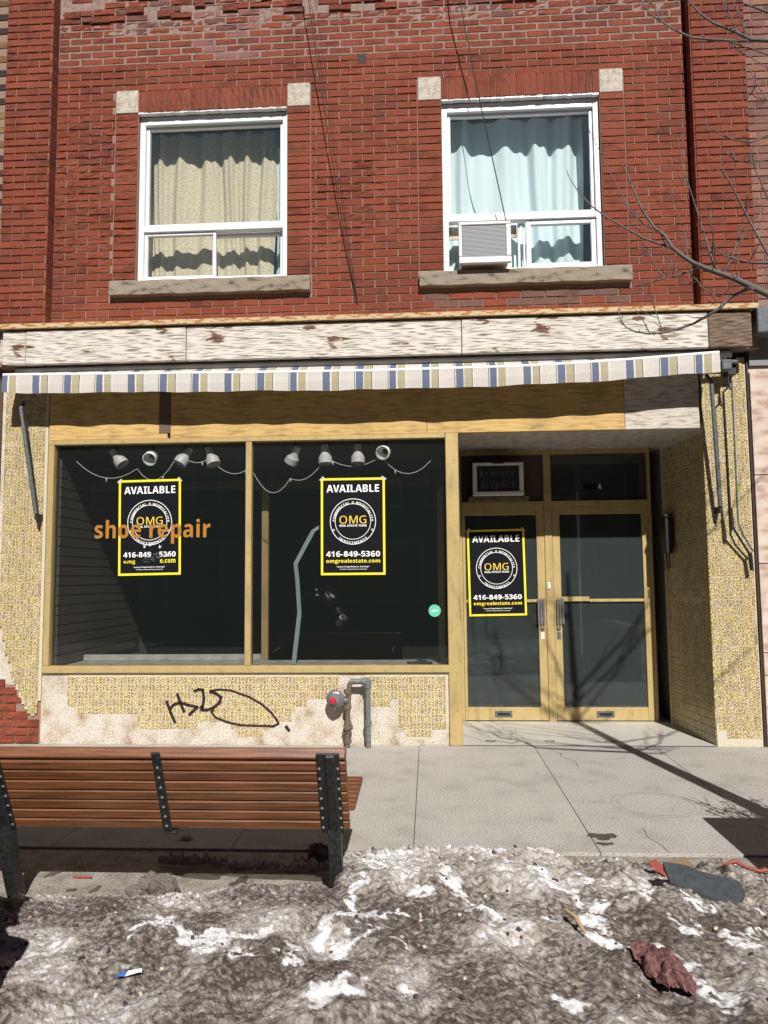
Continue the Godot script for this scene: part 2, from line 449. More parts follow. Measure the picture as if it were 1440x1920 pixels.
func poster(at: Vector3, tilt: float, label: String, torn: bool) -> void:
	var t := thing("poster", label, "poster", at, "black and yellow availability posters")
	t.rotation.z = tilt
	var w := 0.61
	var h := 0.92
	part_box("sheet", Vector3(-w / 2, -h / 2, -0.002), Vector3(w / 2, h / 2, 0), M.poster_black, t)
	var bd := MB.new()
	var e := 0.021
	bd.span(Vector3(-w / 2, h / 2 - e, 0.0005), Vector3(w / 2, h / 2, 0.0015)); bd.span(Vector3(-w / 2, -h / 2, 0.0005), Vector3(w / 2, -h / 2 + e, 0.0015))
	bd.span(Vector3(-w / 2, -h / 2 + e, 0.0005), Vector3(-w / 2 + e, h / 2 - e, 0.0015)); bd.span(Vector3(w / 2 - e, -h / 2 + e, 0.0005), Vector3(w / 2, h / 2 - e, 0.0015))
	put("border", bd, M.poster_yellow, t)
	text("heading", "AVAILABLE", Vector3(0, 0.36, 0.001), 0.50, 0.07, M.poster_white, t)
	var rm := MB.new()
	ring(rm, 0.212, 0.218, 0.0012)
	put("emblem_ring", rm, M.poster_white, t, Vector3(0, 0.045, 0))
	var rm2 := MB.new()
	ring(rm2, 0.166, 0.171, 0.0012)
	put("emblem_ring", rm2, M.poster_white, t, Vector3(0, 0.045, 0))
	var st := SurfaceTool.new()
	ring_text(st, "COMMERCIAL", -0.87, 0.191, 0.025, true)
	ring_text(st, "HOSPITALITY", 0.87, 0.191, 0.025, true)
	ring_text(st, "O", 0.0, 0.191, 0.02, true)
	ring_text(st, "INVESTMENTS", PI, 0.191, 0.025, false)
	ring_text(st, "O", PI - 1.16, 0.191, 0.02, false)
	ring_text(st, "O", PI + 1.16, 0.191, 0.02, false)
	put("emblem_lettering", st.commit(), M.poster_white, t, Vector3(0, 0.045, 0.001))
	text("emblem_name", "OMG", Vector3(0, 0.062, 0.001), 0.255, 0.074, M.poster_gold, t, 400)
	text("emblem_line", "REAL ESTATE TEAM", Vector3(0, 0.006, 0.001), 0.255, 0.019, M.poster_white, t, 700)
	for k in 2:
		var tp := MB.new()
		var sx := -1.0 if k == 0 else 1.0
		tp.cbox(Vector3(sx * (w / 2 - 0.01), h / 2 - 0.004 - 0.003 * rng.randf(), 0.0022), Vector3(0.05, 0.02, 0.0008), 0.0002, Basis(Vector3.BACK, -sx * rng.randf_range(0.5, 0.9)))
		put("tape", tp, M.tape, t)
	if torn:
		text("phone_number", "416-849", Vector3(-0.12, -0.262, 0.001), 0.27, 0.05, M.poster_white, t)
		text("phone_number", "5360", Vector3(0.175, -0.262, 0.001), 0.16, 0.05, M.poster_white, t)
		text("web_address", "omg", Vector3(-0.195, -0.335, 0.001), 0.115, 0.036, M.poster_yellow, t)
		text("web_address", "e.com", Vector3(0.178, -0.328, 0.001), 0.15, 0.036, M.poster_yellow, t)
		var sc := MB.new()
		var r := RandomNumberGenerator.new()
		r.seed = 5
		for k in 46:
			var p := Vector3(r.randfn(0.03, 0.075), r.randfn(-0.30, 0.026), 0.002)
			var q := p + Vector3(r.randf_range(-0.05, 0.05), r.randf_range(-0.02, 0.02), 0.004)
			sc.col = grey(r.randf_range(0.03, 0.22))
			sc.tri(p, q, p + Vector3(r.randf_range(-0.012, 0.012), r.randf_range(0.004, 0.014), 0.001))
		for p in [Vector3(-0.06, -0.19, 0.002), Vector3(-0.005, -0.175, 0.002), Vector3(0.09, -0.195, 0.002), Vector3(0.16, -0.275, 0.002)]:
			sc.col = grey(0.7)
			sc.tri(p, p + Vector3(0.03, 0.02, 0), p + Vector3(0.012, -0.012, 0)); sc.tri(p, p + Vector3(0.008, 0.03, 0), p + Vector3(0.012, -0.004, 0))
		var vm := mat("scraped_film", Color(1, 1, 1), 0.4, null, Vector3.ONE, null, 0, true)
		put("scraped_patch", sc, vm, t)
	else:
		text("phone_number", "416-849-5360", Vector3(0, -0.262, 0.001), 0.51, 0.052, M.poster_white, t)
		text("web_address", "omgrealestate.com", Vector3(0, -0.332, 0.001), 0.51, 0.048, M.poster_yellow, t)
	text("small_print", "Century 21 Regal Realty Inc. Brokerage*", Vector3(0, -0.383, 0.001), 0.305, 0.016, M.poster_white, t)
	text("small_print", "*Each Office is Independently Owned and Operated", Vector3(0, -0.406, 0.001), 0.26, 0.010, M.poster_white, t)

# ---------------------------------------------------------------- the building
func tile_field(mb: MB, origin: Vector3, u: Vector3, out: Vector3, wide: float, high: float, keep: Callable) -> void:
	var tw := 0.034
	var th := 0.069
	for j in int(ceil(high / th)):
		for i in int(ceil(wide / tw)):
			var x := i * tw
			var y := j * th
			if x + tw > wide + 0.006 or y + th > high + 0.02: continue
			if not keep.call(x + tw / 2, y + th / 2): continue
			var t := rng.randf_range(0.78, 1.1)
			mb.col = Color(t, t * rng.randf_range(0.93, 1.03), t * rng.randf_range(0.68, 1.0)) * 0.70
			var a := origin + u * (x + 0.003) + Vector3.UP * (y + 0.0035)
			var b := u * (tw - 0.006)
			var c := Vector3.UP * minf(th - 0.007, high - y - 0.004)
			var f := out * (0.004 + rng.randf_range(-0.0007, 0.0007))
			mb.face(a + f, a + b + f, a + b + c + f, a + c + f, out)
			mb.face(a, a + b, a + b + f, a + f, Vector3.DOWN); mb.face(a + c, a + b + c, a + b + c + f, a + c + f, Vector3.UP)
			mb.face(a, a + c, a + c + f, a + f, -u); mb.face(a + b, a + b + c, a + b + c + f, a + b + f, u)

func upper_window(bld: Node3D, x0: float, x1: float, y0: float, y1: float, ac: bool) -> void:
	var w := Node3D.new()
	w.name = "window"
	bld.add_child(w, true)
	meta(w, "white vinyl window with an air conditioner in its lower sash" if ac else "white vinyl window with a yellow curtain behind it")
	var f := 0.055
	var zf := -0.055
	var zb := -0.16
	var ym := y0 + 0.56
	var fr := MB.new()
	# outer frame in two steps
	fr.cbox(Vector3(x0 + f / 2, (y0 + y1) / 2, (zf + zb) / 2), Vector3(f, y1 - y0, zf - zb), 0.006); fr.cbox(Vector3(x1 - f / 2, (y0 + y1) / 2, (zf + zb) / 2), Vector3(f, y1 - y0, zf - zb), 0.006)
	fr.cbox(Vector3((x0 + x1) / 2, y1 - 0.045, (zf + zb) / 2 - 0.001), Vector3(x1 - x0 - 2 * f, 0.09, zf - zb), 0.006); fr.cbox(Vector3((x0 + x1) / 2, y0 + 0.025, (zf + zb) / 2 - 0.001), Vector3(x1 - x0 - 2 * f, 0.05, zf - zb), 0.006)
	put("frame", fr, M.vinyl, w)
	var rail := MB.new()
	rail.cbox(Vector3((x0 + x1) / 2, ym, -0.10), Vector3(x1 - x0 - 2 * f, 0.06, 0.08), 0.005)
	put("rail", rail, M.vinyl, w)
	# fixed upper light: sash ring and pane
	var sash := func(a: float, b: float, c: float, d: float, s: float, z: float) -> MB:
		var m := MB.new()
		m.cbox(Vector3(a + s / 2, (c + d) / 2, z), Vector3(s, d - c, 0.045), 0.005); m.cbox(Vector3(b - s / 2, (c + d) / 2, z), Vector3(s, d - c, 0.045), 0.005)
		m.cbox(Vector3((a + b) / 2, c + s / 2, z - 0.001), Vector3(b - a - 2 * s, s, 0.045), 0.005); m.cbox(Vector3((a + b) / 2, d - s / 2, z - 0.001), Vector3(b - a - 2 * s, s, 0.045), 0.005)
		return m
	var xa := x0 + f + 0.002
	var xb := x1 - f - 0.002
	var yt := y1 - 0.092
	put("sash", sash.call(xa, xb, ym + 0.032, yt, 0.03, -0.115), M.vinyl, w)
	part_box("pane", Vector3(xa + 0.02, ym + 0.05, -0.128), Vector3(xb - 0.02, yt - 0.02, -0.122), M.window_glass, w)
	var xm := (x0 + x1) / 2 - (0.0 if not ac else -0.04)
	if not ac:
		put("sash", sash.call(xa, xm + 0.025, y0 + 0.052, ym - 0.032, 0.03, -0.105), M.vinyl, w)
		part_box("pane", Vector3(xa + 0.02, y0 + 0.07, -0.112), Vector3(xm, ym - 0.05, -0.106), M.window_glass, w)
		put("sash", sash.call(xm - 0.025, xb, y0 + 0.052, ym - 0.032, 0.035, -0.155), M.vinyl, w)
		part_box("pane", Vector3(xm, y0 + 0.07, -0.165), Vector3(xb - 0.02, ym - 0.05, -0.159), M.window_glass, w)
	else:
		put("sash", sash.call(xm, xb, y0 + 0.052, ym - 0.032, 0.045, -0.105), M.vinyl, w)
		part_box("pane", Vector3(xm + 0.03, y0 + 0.07, -0.112), Vector3(xb - 0.03, ym - 0.06, -0.106), M.window_glass, w)
		put("sash", sash.call(xm - 0.075, xm - 0.004, y0 + 0.052, ym - 0.032, 0.02, -0.15), M.vinyl, w)
		part_box("filler_panel", Vector3(xa, y0 + 0.40, -0.19), Vector3(xm - 0.08, ym - 0.032, -0.175), M.stucco, w)
	# ragged sealant along the lintel
	var se := MB.new()
	var x := x0
	while x < x1 - 0.02:
		var l := rng.randf_range(0.03, 0.07)
		se.cbox(Vector3(minf(x + l / 2, x1 - l / 2), y1 + 0.004, -0.02 + rng.randf_range(-0.004, 0.004)), Vector3(l, rng.randf_range(0.012, 0.024), 0.05), 0.004)
		x += l
	put("sealant", se, M.vinyl, w)
	# the room behind
	var r := MB.new()
	r.span(Vector3(x0 - 0.3, y0 - 0.4, -2.5), Vector3(x1 + 0.3, y0 - 0.35, -0.2)); r.span(Vector3(x0 - 0.3, y1 + 0.3, -2.5), Vector3(x1 + 0.3, y1 + 0.35, -0.2))
	r.span(Vector3(x0 - 0.35, y0 - 0.4, -2.5), Vector3(x0 - 0.3, y1 + 0.35, -0.2)); r.span(Vector3(x1 + 0.3, y0 - 0.4, -2.5), Vector3(x1 + 0.35, y1 + 0.35, -0.2))
	r.span(Vector3(x0 - 0.35, y0 - 0.4, -2.55), Vector3(x1 + 0.35, y1 + 0.35, -2.5))
	put("room", r, M.room_wall, w)

func curtain(label: String, x0: float, x1: float, y0: float, y1: float, z: float, m: Material, folds: float, amp: float, sd: int) -> void:
	var mb := MB.new()
	var nx := 120
	var ny := 14
	var r := RandomNumberGenerator.new()
	r.seed = sd
	var ph := r.randf() * 6
	var f := func(i: int, j: int) -> Vector3:
		var s := i / float(nx)
		var t := j / float(ny)
		var k := s * folds * TAU + sin(s * 9 + ph) * 1.4
		var a := amp * (0.55 + 0.45 * t)
		return Vector3(lerpf(x0, x1, s) + 0.02 * sin(t * 4 + s * 11), lerpf(y0, y1, t), z + a * sin(k) + a * 0.5 * sin(k * 2.3 + 1) + 0.012 * sin(t * 5 + s * 14))
	var nn := func(i: int, j: int) -> Vector3:
		var dx: Vector3 = f.call(mini(i + 1, nx), j) - f.call(maxi(i - 1, 0), j)
		var dy: Vector3 = f.call(i, mini(j + 1, ny)) - f.call(i, maxi(j - 1, 0))
		return dx.cross(dy).normalized()
	for i in nx:
		for j in ny:
			var a: Vector3 = f.call(i, j)
			var b: Vector3 = f.call(i, j + 1)
			var c: Vector3 = f.call(i + 1, j + 1)
			var d: Vector3 = f.call(i + 1, j)
			var na: Vector3 = nn.call(i, j)
			var nb: Vector3 = nn.call(i, j + 1)
			var nc: Vector3 = nn.call(i + 1, j + 1)
			var nd: Vector3 = nn.call(i + 1, j)
			mb.tri_n(a, b, c, na, nb, nc)
			mb.tri_n(a, c, d, na, nc, nd)
	var o := put("curtain", mb, m)
	meta(o, label, "curtain")

func build_shop() -> Node3D:
	var bld := thing("shop_building", "red brick shop building with gold framed shop window and tiled base", "building")
	# --- upper wall: backing of mortar round the two openings
	var W := [[-2.85, -1.343, 4.455, 6.19], [0.183, 1.712, 4.455, 6.19]]
	var wall := MB.new()
	var zb := -0.008
	var th := 0.22
	var xs := [-3.69, -2.85, -1.343, 0.183, 1.712, 2.56]
	for k in 5:
		if k == 1 or k == 3:
			wall.span(Vector3(xs[k], 3.5, zb - th), Vector3(xs[k + 1], 4.455, zb)); wall.span(Vector3(xs[k], 6.19, zb - th), Vector3(xs[k + 1], 7.8, zb))
		else:
			wall.span(Vector3(xs[k], 3.5, zb - th), Vector3(xs[k + 1], 7.8, zb))
	var wl := put("upper_wall", wall, M.mortar, bld)
	meta(wl, "red brick upper wall with rough faced bricks beside the windows")
	put("old_mortar", _box(Vector3(-3.688, 6.72, -0.03), Vector3(2.55, 7.79, -0.0035)), M.pale_mortar, wl)
	var bricks := []
	var row := 0
	var y := 4.03
	while y < 7.7:
		var yc := y + 0.0375
		var old := yc > 6.72
		var h := 0.0665 if not old else 0.060
		var jt := 0.008 if not old else 0.014
		var cuts := []
		for w in W:
			if yc > 6.19 and yc < 6.45: cuts.append([w[0] - 0.235, w[1] + 0.235, 0])
			elif yc > w[2] - 0.01 and yc < 6.2: cuts.append([w[0] - 0.235, w[1] + 0.235, 1])
			elif yc > 4.28 and yc < 4.46: cuts.append([w[0] - 0.245, w[1] + 0.245, 0])
		var x := -3.69
		var sh := 0.1145 if row % 2 else 0.0
		cuts.append([2.556, 2.6, 0])
		for c in cuts:
			var first := bricks.size()
			var phase := fposmod(x + 3.69 + sh, 0.229)
			course(bricks, x, c[0], yc, 0.0, phase, h, 0.229, jt)
			if c[2] == 1:
				var stack: float = c[0]
				course(bricks, stack, stack + 0.235, yc, 0.0, 0.0, h, 0.24, jt, c[0] < -2)
				course(bricks, c[1] - 0.235, c[1], yc, 0.0, 0.0, h, 0.24, jt)
			x = c[1]
		row += 1
		y += 0.075
	var soot := noise(1.1, 88, 3)
	for b in bricks:
		var q := soot.get_noise_2d(b.at.x, b.at.y * 0.7) + rng.randf_range(-0.12, 0.12)
		b.tone = [5, 3, 1][rng.randi() % 3] if q > 0.12 else ([2, 6, 0, 2][rng.randi() % 4] if q < -0.1 else [0, 1, 4, 2][rng.randi() % 4])
		if b.at.y > 4.55 and b.at.y < 6.2 and b.at.x < -2.85: b.rough = true
		if b.at.y > 4.7 and b.at.y < 5.6 and b.at.x > -1.2 and b.at.x < -0.4 and rng.randf() < 0.6: b.rough = true
		if b.at.y < 4.3 and b.at.y > 4.13 and b.at.x > -0.1 and b.at.x < 1.9 and rng.randf() < 0.75: b.tint = Color(0.185, 0.10, 0.082, 0.5)     # weathered grey under the sill
		if b.at.y > 7.0:
			b.rough = true
			if rng.randf() < 0.25: b.tint = Color(0.19, 0.075, 0.06, 0.5)
			if b.at.y > 7.2: b.at.z += rng.randf_range(-0.012, 0.02)
		if b.at.y > 6.7 and b.at.x > -2.2 and b.at.x < -1.3 and rng.randf() < 0.3: b.tint = Color(0.30, 0.13, 0.11, 0.5)           # salt bloom
	lay(wl, bricks, 190, M.brick)
	# corbelled brick ends at the top of the panel
	var cb := []
	for k in 14: cb.append({"at": Vector3(-3.55 + k * 0.33 + rng.randf_range(-0.05, 0.05), 7.27 - 0.075 * (k % 2) + 0.015 * k, 0.02), "w": rng.randf_range(0.1, 0.2), "h": 0.07, "rough": true, "tone": 5, "turn": 0.0, "tint": Color(1, 1, 1)})
	lay(wl, cb, 14, M.brick)
	# a vent hole
	part_box("vent_hole", Vector3(-0.64, 6.62, -0.02), Vector3(-0.55, 6.72, 0.0035), M.rusty_metal, wl)
	# --- pilasters
	for side in 2:
		var a := -4.165 if side == 0 else 2.56
		var b := -3.69 if side == 0 else 3.06
		var pil := part_box("pilaster", Vector3(a + 0.007, 3.6, -0.2), Vector3(b - 0.007, 7.8, 0.120), M.mortar, bld)
		var pb := []
		y = 4.03
		row = 0
		while y < 7.7:
			course(pb, a, b, y + 0.0375, 0.13, 0.1145 if row % 2 else 0.0, 0.0665, 0.229, 0.007)
			row += 1
			y += 0.075
		lay(pil, pb, 26, M.brick)
		# the flank that faces the panel
		var fl := MB.new()
		y = 4.03
		while y < 7.7:
			fl.col = brick_tone(rng.randi())
			var xx := b if side == 0 else a
			fl.span(Vector3(xx - 0.012, y + 0.003, -0.0), Vector3(xx + 0.0015, y + 0.072, 0.122))
			y += 0.075
		put("flank_bricks", fl, M.brick, pil)
	# --- soldier lintels and corner stones, sills
	for k in 2:
		var w: Array = W[k]
		var li := Node3D.new()
		li.name = "lintel"
		bld.add_child(li, true)
		var n := 23
		var span: float = (w[1] - w[0]) / n
		for i in n:
			var o := MeshInstance3D.new()
			o.name = "brick"
			o.mesh = brick_mesh(rng.randi() % 7, k == 0)
			o.material_override = M.brick
			li.add_child(o, true)
			var rise := 0.014 * sin(PI * (i + 0.5) / n)
			o.position = Vector3(w[0] + span * (i + 0.5), 6.315 + rise, 0.002)
			o.rotation.z = PI / 2 + rng.randf_range(-0.01, 0.01)
			o.scale = Vector3(0.232 / BW, (span - 0.005) / BH, 1)
		for s in 2:
			var bx: float = w[0] - 0.228 if s == 0 else w[1] + 0.003
			part_box("corner_stone", Vector3(bx, 6.203, -0.03), Vector3(bx + 0.225, 6.443, 0.006), M.stone, bld, 0.005)
		var sm := MB.new()
		var sx0: float = w[0] - 0.235
		var sx1: float = w[1] + 0.235
		var prof := 14
		for i in prof:
			var a0 := lerpf(sx0, sx1, i / float(prof))
			var a1 := lerpf(sx0, sx1, (i + 1) / float(prof))
			var d0 := 0.004 * sin(i * 2.1)
			var d1 := 0.004 * sin((i + 1) * 2.1)
			var p := func(x: float, dy: float) -> Array: return [Vector3(x, 4.305 + dy, -0.05), Vector3(x, 4.305 + dy, 0.07), Vector3(x, 4.435 + dy, 0.073), Vector3(x, 4.447 + dy, 0.06), Vector3(x, 4.462, -0.09)]
			var q0: Array = p.call(a0, d0)
			var q1: Array = p.call(a1, d1)
			var outs := [Vector3.DOWN, Vector3.BACK, Vector3(0, 1, 1), Vector3.UP]
			for j in 4: sm.face(q0[j], q1[j], q1[j + 1], q0[j + 1], outs[j])
			if i == 0: sm.quad(q0[0], q0[3], q0[2], q0[1]); sm.tri(q0[0], q0[4], q0[3])
			if i == prof - 1: sm.quad(q1[0], q1[1], q1[2], q1[3]); sm.tri(q1[0], q1[3], q1[4])
		put("sill", sm, M.sill_stone, bld)
	upper_window(bld, W[0][0], W[0][1], W[0][2], W[0][3], false)
	upper_window(bld, W[1][0], W[1][1], W[1][2], W[1][3], true)
	# --- cornice over the shop: flashing, fascia boards, underside
	var fl2 := MB.new()
	fl2.face(Vector3(-4.17, 4.035, 0.0), Vector3(3.0, 4.035, 0.0), Vector3(3.0, 3.975, 0.20), Vector3(-4.17, 3.975, 0.20), Vector3(0, 1, 0.3))
	fl2.span(Vector3(-4.17, 3.93, 0.19), Vector3(3.0, 3.974, 0.262))
	put("flashing", fl2, M.flashing, bld)
	var joints := [-4.05, -3.82, -2.26, 0.33, 2.56, 2.95]
	for k in 5:
		part_box("fascia_board", Vector3(joints[k] + 0.003, 3.585, 0.18), Vector3(joints[k + 1] - 0.003, 3.915, 0.225 + 0.004 * (k % 2)), M.bare_wood if k == 4 else M.peeling_paint, bld, 0.006)
	part_box("fascia_backing", Vector3(-4.1, 3.62, -0.04), Vector3(2.94, 3.96, 0.17), M.grey_board, bld)
	part_box("roller_housing", Vector3(-3.98, 3.47, -0.02), Vector3(2.8, 3.61, 0.05), M.grey_board, bld)
	# --- header boards under the awning
	var hy := 2.888
	var hx := [[-3.67, -2.50, "plywood"], [-2.47, -0.003, "plywood"], [0.0, 1.84, "plywood"], [1.843, 2.525, "grey_board"]]
	for h in hx: part_box("header_board", Vector3(h[0], hy, -0.05), Vector3(h[1], 3.47, 0.012), M[h[2]], bld, 0.003)
	part_box("dark_strip", Vector3(-2.58, 2.94, -0.03), Vector3(-2.47, 3.46, 0.018), M.dark_board, bld)  # narrow dark strip set on the header boards
	# --- shop window: frame, mullion, panes
	var sw := Node3D.new()
	sw.name = "shop_window"
	bld.add_child(sw, true)
	part_box("top_rail", Vector3(-3.67, 2.842, -0.07), Vector3(0.165, 2.886, 0.022), M.gold_frame, sw, 0.004)
	part_box("sill_rail", Vector3(-3.675, 0.66, -0.07), Vector3(0.186, 0.725, 0.03), M.gold_frame, sw, 0.005)
	part_box("stile", Vector3(-3.67, 0.7255, -0.07), Vector3(-3.612, 2.8415, 0.02), M.gold_frame, sw, 0.005)
	part_box("mullion", Vector3(-1.733, 0.7255, -0.07), Vector3(-1.675, 2.8415, 0.018), M.gold_frame, sw, 0.005)
	part_box("corner_post", Vector3(0.168, 0.0, -0.09), Vector3(0.29, 2.886, 0.024), M.gold_frame, sw, 0.006)
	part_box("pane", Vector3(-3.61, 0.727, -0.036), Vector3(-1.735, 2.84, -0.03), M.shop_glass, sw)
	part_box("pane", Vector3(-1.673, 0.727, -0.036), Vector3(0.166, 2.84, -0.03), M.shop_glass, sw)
	text("lettering", "shoe repair", Vector3(-2.645, 1.992, -0.0235), 1.13, 0.235, M.orange_vinyl, sw)
	var stk := MB.new()
	stk.lathe(Vector3(0.048, 1.222, -0.029), Vector3.BACK, [[0.0, 0.057], [0.0015, 0.057], [0.002, 0.0]], 28)
	var so := put("round_sticker", stk, M.green_sticker, sw)
	meta(so, "round green sticker in the lower corner of the shop window")
	text("sticker_lettering", "OPEN", Vector3(0.048, 1.222, -0.0265), 0.06, 0.02, M.poster_white, sw)
	# --- display bay and the dark room
	part_box("display_floor", Vector3(-3.6, 0.60, -0.72), Vector3(0.16, 0.70, -0.075), M.display_floor, bld)
	var rm := MB.new()
	rm.span(Vector3(-3.7, -0.1, -6.0), Vector3(2.5, 3.1, -5.9)); rm.span(Vector3(-3.75, -0.1, -6), Vector3(-3.62, 3.1, -0.1)); rm.span(Vector3(2.56, -0.1, -6), Vector3(2.7, 3.1, -1.2))
	rm.span(Vector3(-3.7, 2.95, -6), Vector3(0.2, 3.1, -0.1)); rm.span(Vector3(0.2, 2.95, -6), Vector3(2.6, 3.1, -1.16))
	put("shop_room", rm, M.room_paint, bld)
	var rf := MB.new()
	rf.span(Vector3(-3.7, -0.1, -6), Vector3(2.6, -0.02, -1.16)); rf.span(Vector3(-3.7, -0.1, -1.159), Vector3(0.16, -0.02, -0.1))
	put("shop_floor", rf, M.carpet, bld)
	part_box("bay_wall", Vector3(0.20, -0.02, -1.15), Vector3(0.285, 2.949, -0.095), M.room_paint, bld)
	for k in 22: part_box("wall_slat", Vector3(-3.618, 0.72 + k * 0.096, -2.2), Vector3(-3.60, 0.72 + k * 0.096 + 0.085, -0.12), M.slat_wall, bld)
	part_box("partition_header", Vector3(-3.6, 2.47, -0.76), Vector3(0.16, 2.56, -0.70), M.dark_board, bld)
	part_box("partition_post", Vector3(-1.73, 0.70, -0.755), Vector3(-1.66, 2.468, -0.69), M.gold_frame, bld, 0.004)
	part_box("partition_post", Vector3(0.09, 0.70, -0.755), Vector3(0.155, 2.468, -0.69), M.gold_frame, bld, 0.004)
	part_box("partition_rail", Vector3(-3.6, 0.701, -0.755), Vector3(-1.735, 0.76, -0.70), M.display_floor, bld, 0.004)
	# --- tiled base and columns
	var TBx := [[-3.415, -3.337, 0.336], [-3.336, -2.751, 0.272], [-2.750, -2.725, 0.214], [-2.723, -2.176, 0.156], [-2.176, -2.126, 0.191], [-2.126, -1.864, 0.220], [-1.863, -1.783, 0.162], [-1.782, -1.552, 0.099], [-1.552, -1.498, 0.163], [-1.498, -1.298, 0.226], [-1.298, -1.248, 0.299], [-1.248, -1.154, 0.362], [-1.154, -0.845, 0.426], [-0.618, -0.381, 0.363], [-0.381, -0.307, 0.411], [-0.310, -0.236, 0.170], [-0.238, -0.028, 0.037], [-0.027, 0.007, 0.099], [0.008, 0.178, 0.167]]
	part_box("base_wall", Vector3(-3.668, -0.1, -0.2), Vector3(0.165, 0.659, -0.004), M.stucco, bld)
	var t1 := MB.new()
	tile_field(t1, Vector3(-3.668, 0.003, -0.004), Vector3.RIGHT, Vector3.BACK, 3.83, 0.655, func(x: float, yy: float) -> bool:
		for b in TBx:
			if x - 3.668 > b[0] and x - 3.668 <= b[1]: return yy > b[2]
		return false)
	for g in [[0, 13], [13, TBx.size()]]:
		var grb := MB.new()
		for k in range(g[0], g[1]): grb.span(Vector3(TBx[k][0], TBx[k][2] + 0.012, -0.0039), Vector3(TBx[k + 1][0] if k + 1 < g[1] else TBx[k][1], 0.6585, -0.001))
		put("grout_bed", grb, M.grout, bld)
	var o1 := put("base_tiles", t1, M.glass_tile, bld)
	meta(o1, "gold and white mosaic tiles with a broken lower edge", "", "", "stuff")
	# left column, its lower end broken away from the brick behind
	part_box("column", Vector3(-4.16, -0.1, -0.25), Vector3(-3.676, 3.5, -0.02), M.stucco, bld)
	var t2 := MB.new()
	var keep := func(x: float, yy: float) -> bool: return yy > 0.26 + 0.9 * pow(clampf((0.36 - x) / 0.36, 0, 1), 1.6) or (x > 0.36 and yy > 0.40)
	var gb2 := MB.new()
	for i in 14:
		var lo := 0.26 + 0.9 * pow(clampf((0.36 - (i + 0.5) * 0.031) / 0.36, 0, 1), 1.6)
		if i * 0.031 > 0.36: lo = 0.40
		gb2.span(Vector3(-4.12 + i * 0.031, lo, -0.02), Vector3(-4.12 + (i + 1) * 0.031, 3.46, -0.003))
	put("grout_bed", gb2, M.grout, bld)
	tile_field(t2, Vector3(-4.12, 0.0, -0.003), Vector3.RIGHT, Vector3.BACK, 0.435, 3.45, keep)
	meta(put("column_tiles", t2, M.glass_tile, bld), "", "", "", "stuff")
	var lb := []
	for j in 8: course(lb, -4.158, -3.70, 0.04 + j * 0.075, -0.006, 0.1145 if j % 2 else 0.0, 0.067, 0.229, 0.008, true)
	var low := lb.filter(func(b): return b.at.y < 0.15 + 0.9 * pow(clampf((-3.76 - b.at.x) / 0.36, 0, 1), 1.6))
	for b in low: b.tone = [2, 6, 6, 0][rng.randi() % 4]
	lay(put("column_footing", _box(Vector3(-4.159, 0.0, -0.03), Vector3(-3.69, 0.55, -0.0185)), M.mortar, bld), low, 30, M.brick)
	# right column and the tiled flank of the entrance
	part_box("column", Vector3(2.56, -0.1, -0.3), Vector3(2.96, 3.55, -0.004), M.grout, bld)
	var t3 := MB.new()
	tile_field(t3, Vector3(2.545, 0.0, -0.004), Vector3.RIGHT, Vector3.BACK, 0.42, 3.5, func(x: float, yy: float) -> bool: return yy > 0.07 + (0.12 - x if x < 0.1 else 0.0))
	meta(put("column_tiles", t3, M.glass_tile, bld), "", "", "", "stuff")
	var fk := MB.new()
	fk.face(Vector3(2.558, -0.1, -0.004), Vector3(2.558, 2.95, -0.004), Vector3(2.451, 2.95, -0.98), Vector3(2.451, -0.1, -0.98), Vector3.LEFT)
	fk.face(Vector3(2.451, -0.1, -0.98), Vector3(2.451, 2.95, -0.98), Vector3(2.52, 2.95, -0.99), Vector3(2.52, -0.1, -0.99), Vector3.FORWARD)
	fk.face(Vector3(2.52, -0.1, -0.99), Vector3(2.52, 2.95, -0.99), Vector3(2.50, 2.95, -2.0), Vector3(2.50, -0.1, -2.0), Vector3.LEFT)
	put("entrance_flank", fk, M.grout, bld)
	var t4 := MB.new()
	var u := Vector3(2.43 - 2.556, 0, -1.15).normalized()
	tile_field(t4, Vector3(2.556, 0.02, -0.006), u, Vector3(-u.z, 0, u.x) * -1.0 if (Vector3(-u.z, 0, u.x)).x > 0 else Vector3(-u.z, 0, u.x)
		, 0.975, 2.86, func(_x: float, _y: float) -> bool: return true)
	meta(put("flank_tiles", t4, M.glass_tile, bld), "", "", "", "stuff")
	part_box("rusty_edge", Vector3(2.966, 0.0, -0.02), Vector3(2.982, 3.6, 0.012), M.rusty_metal, bld)
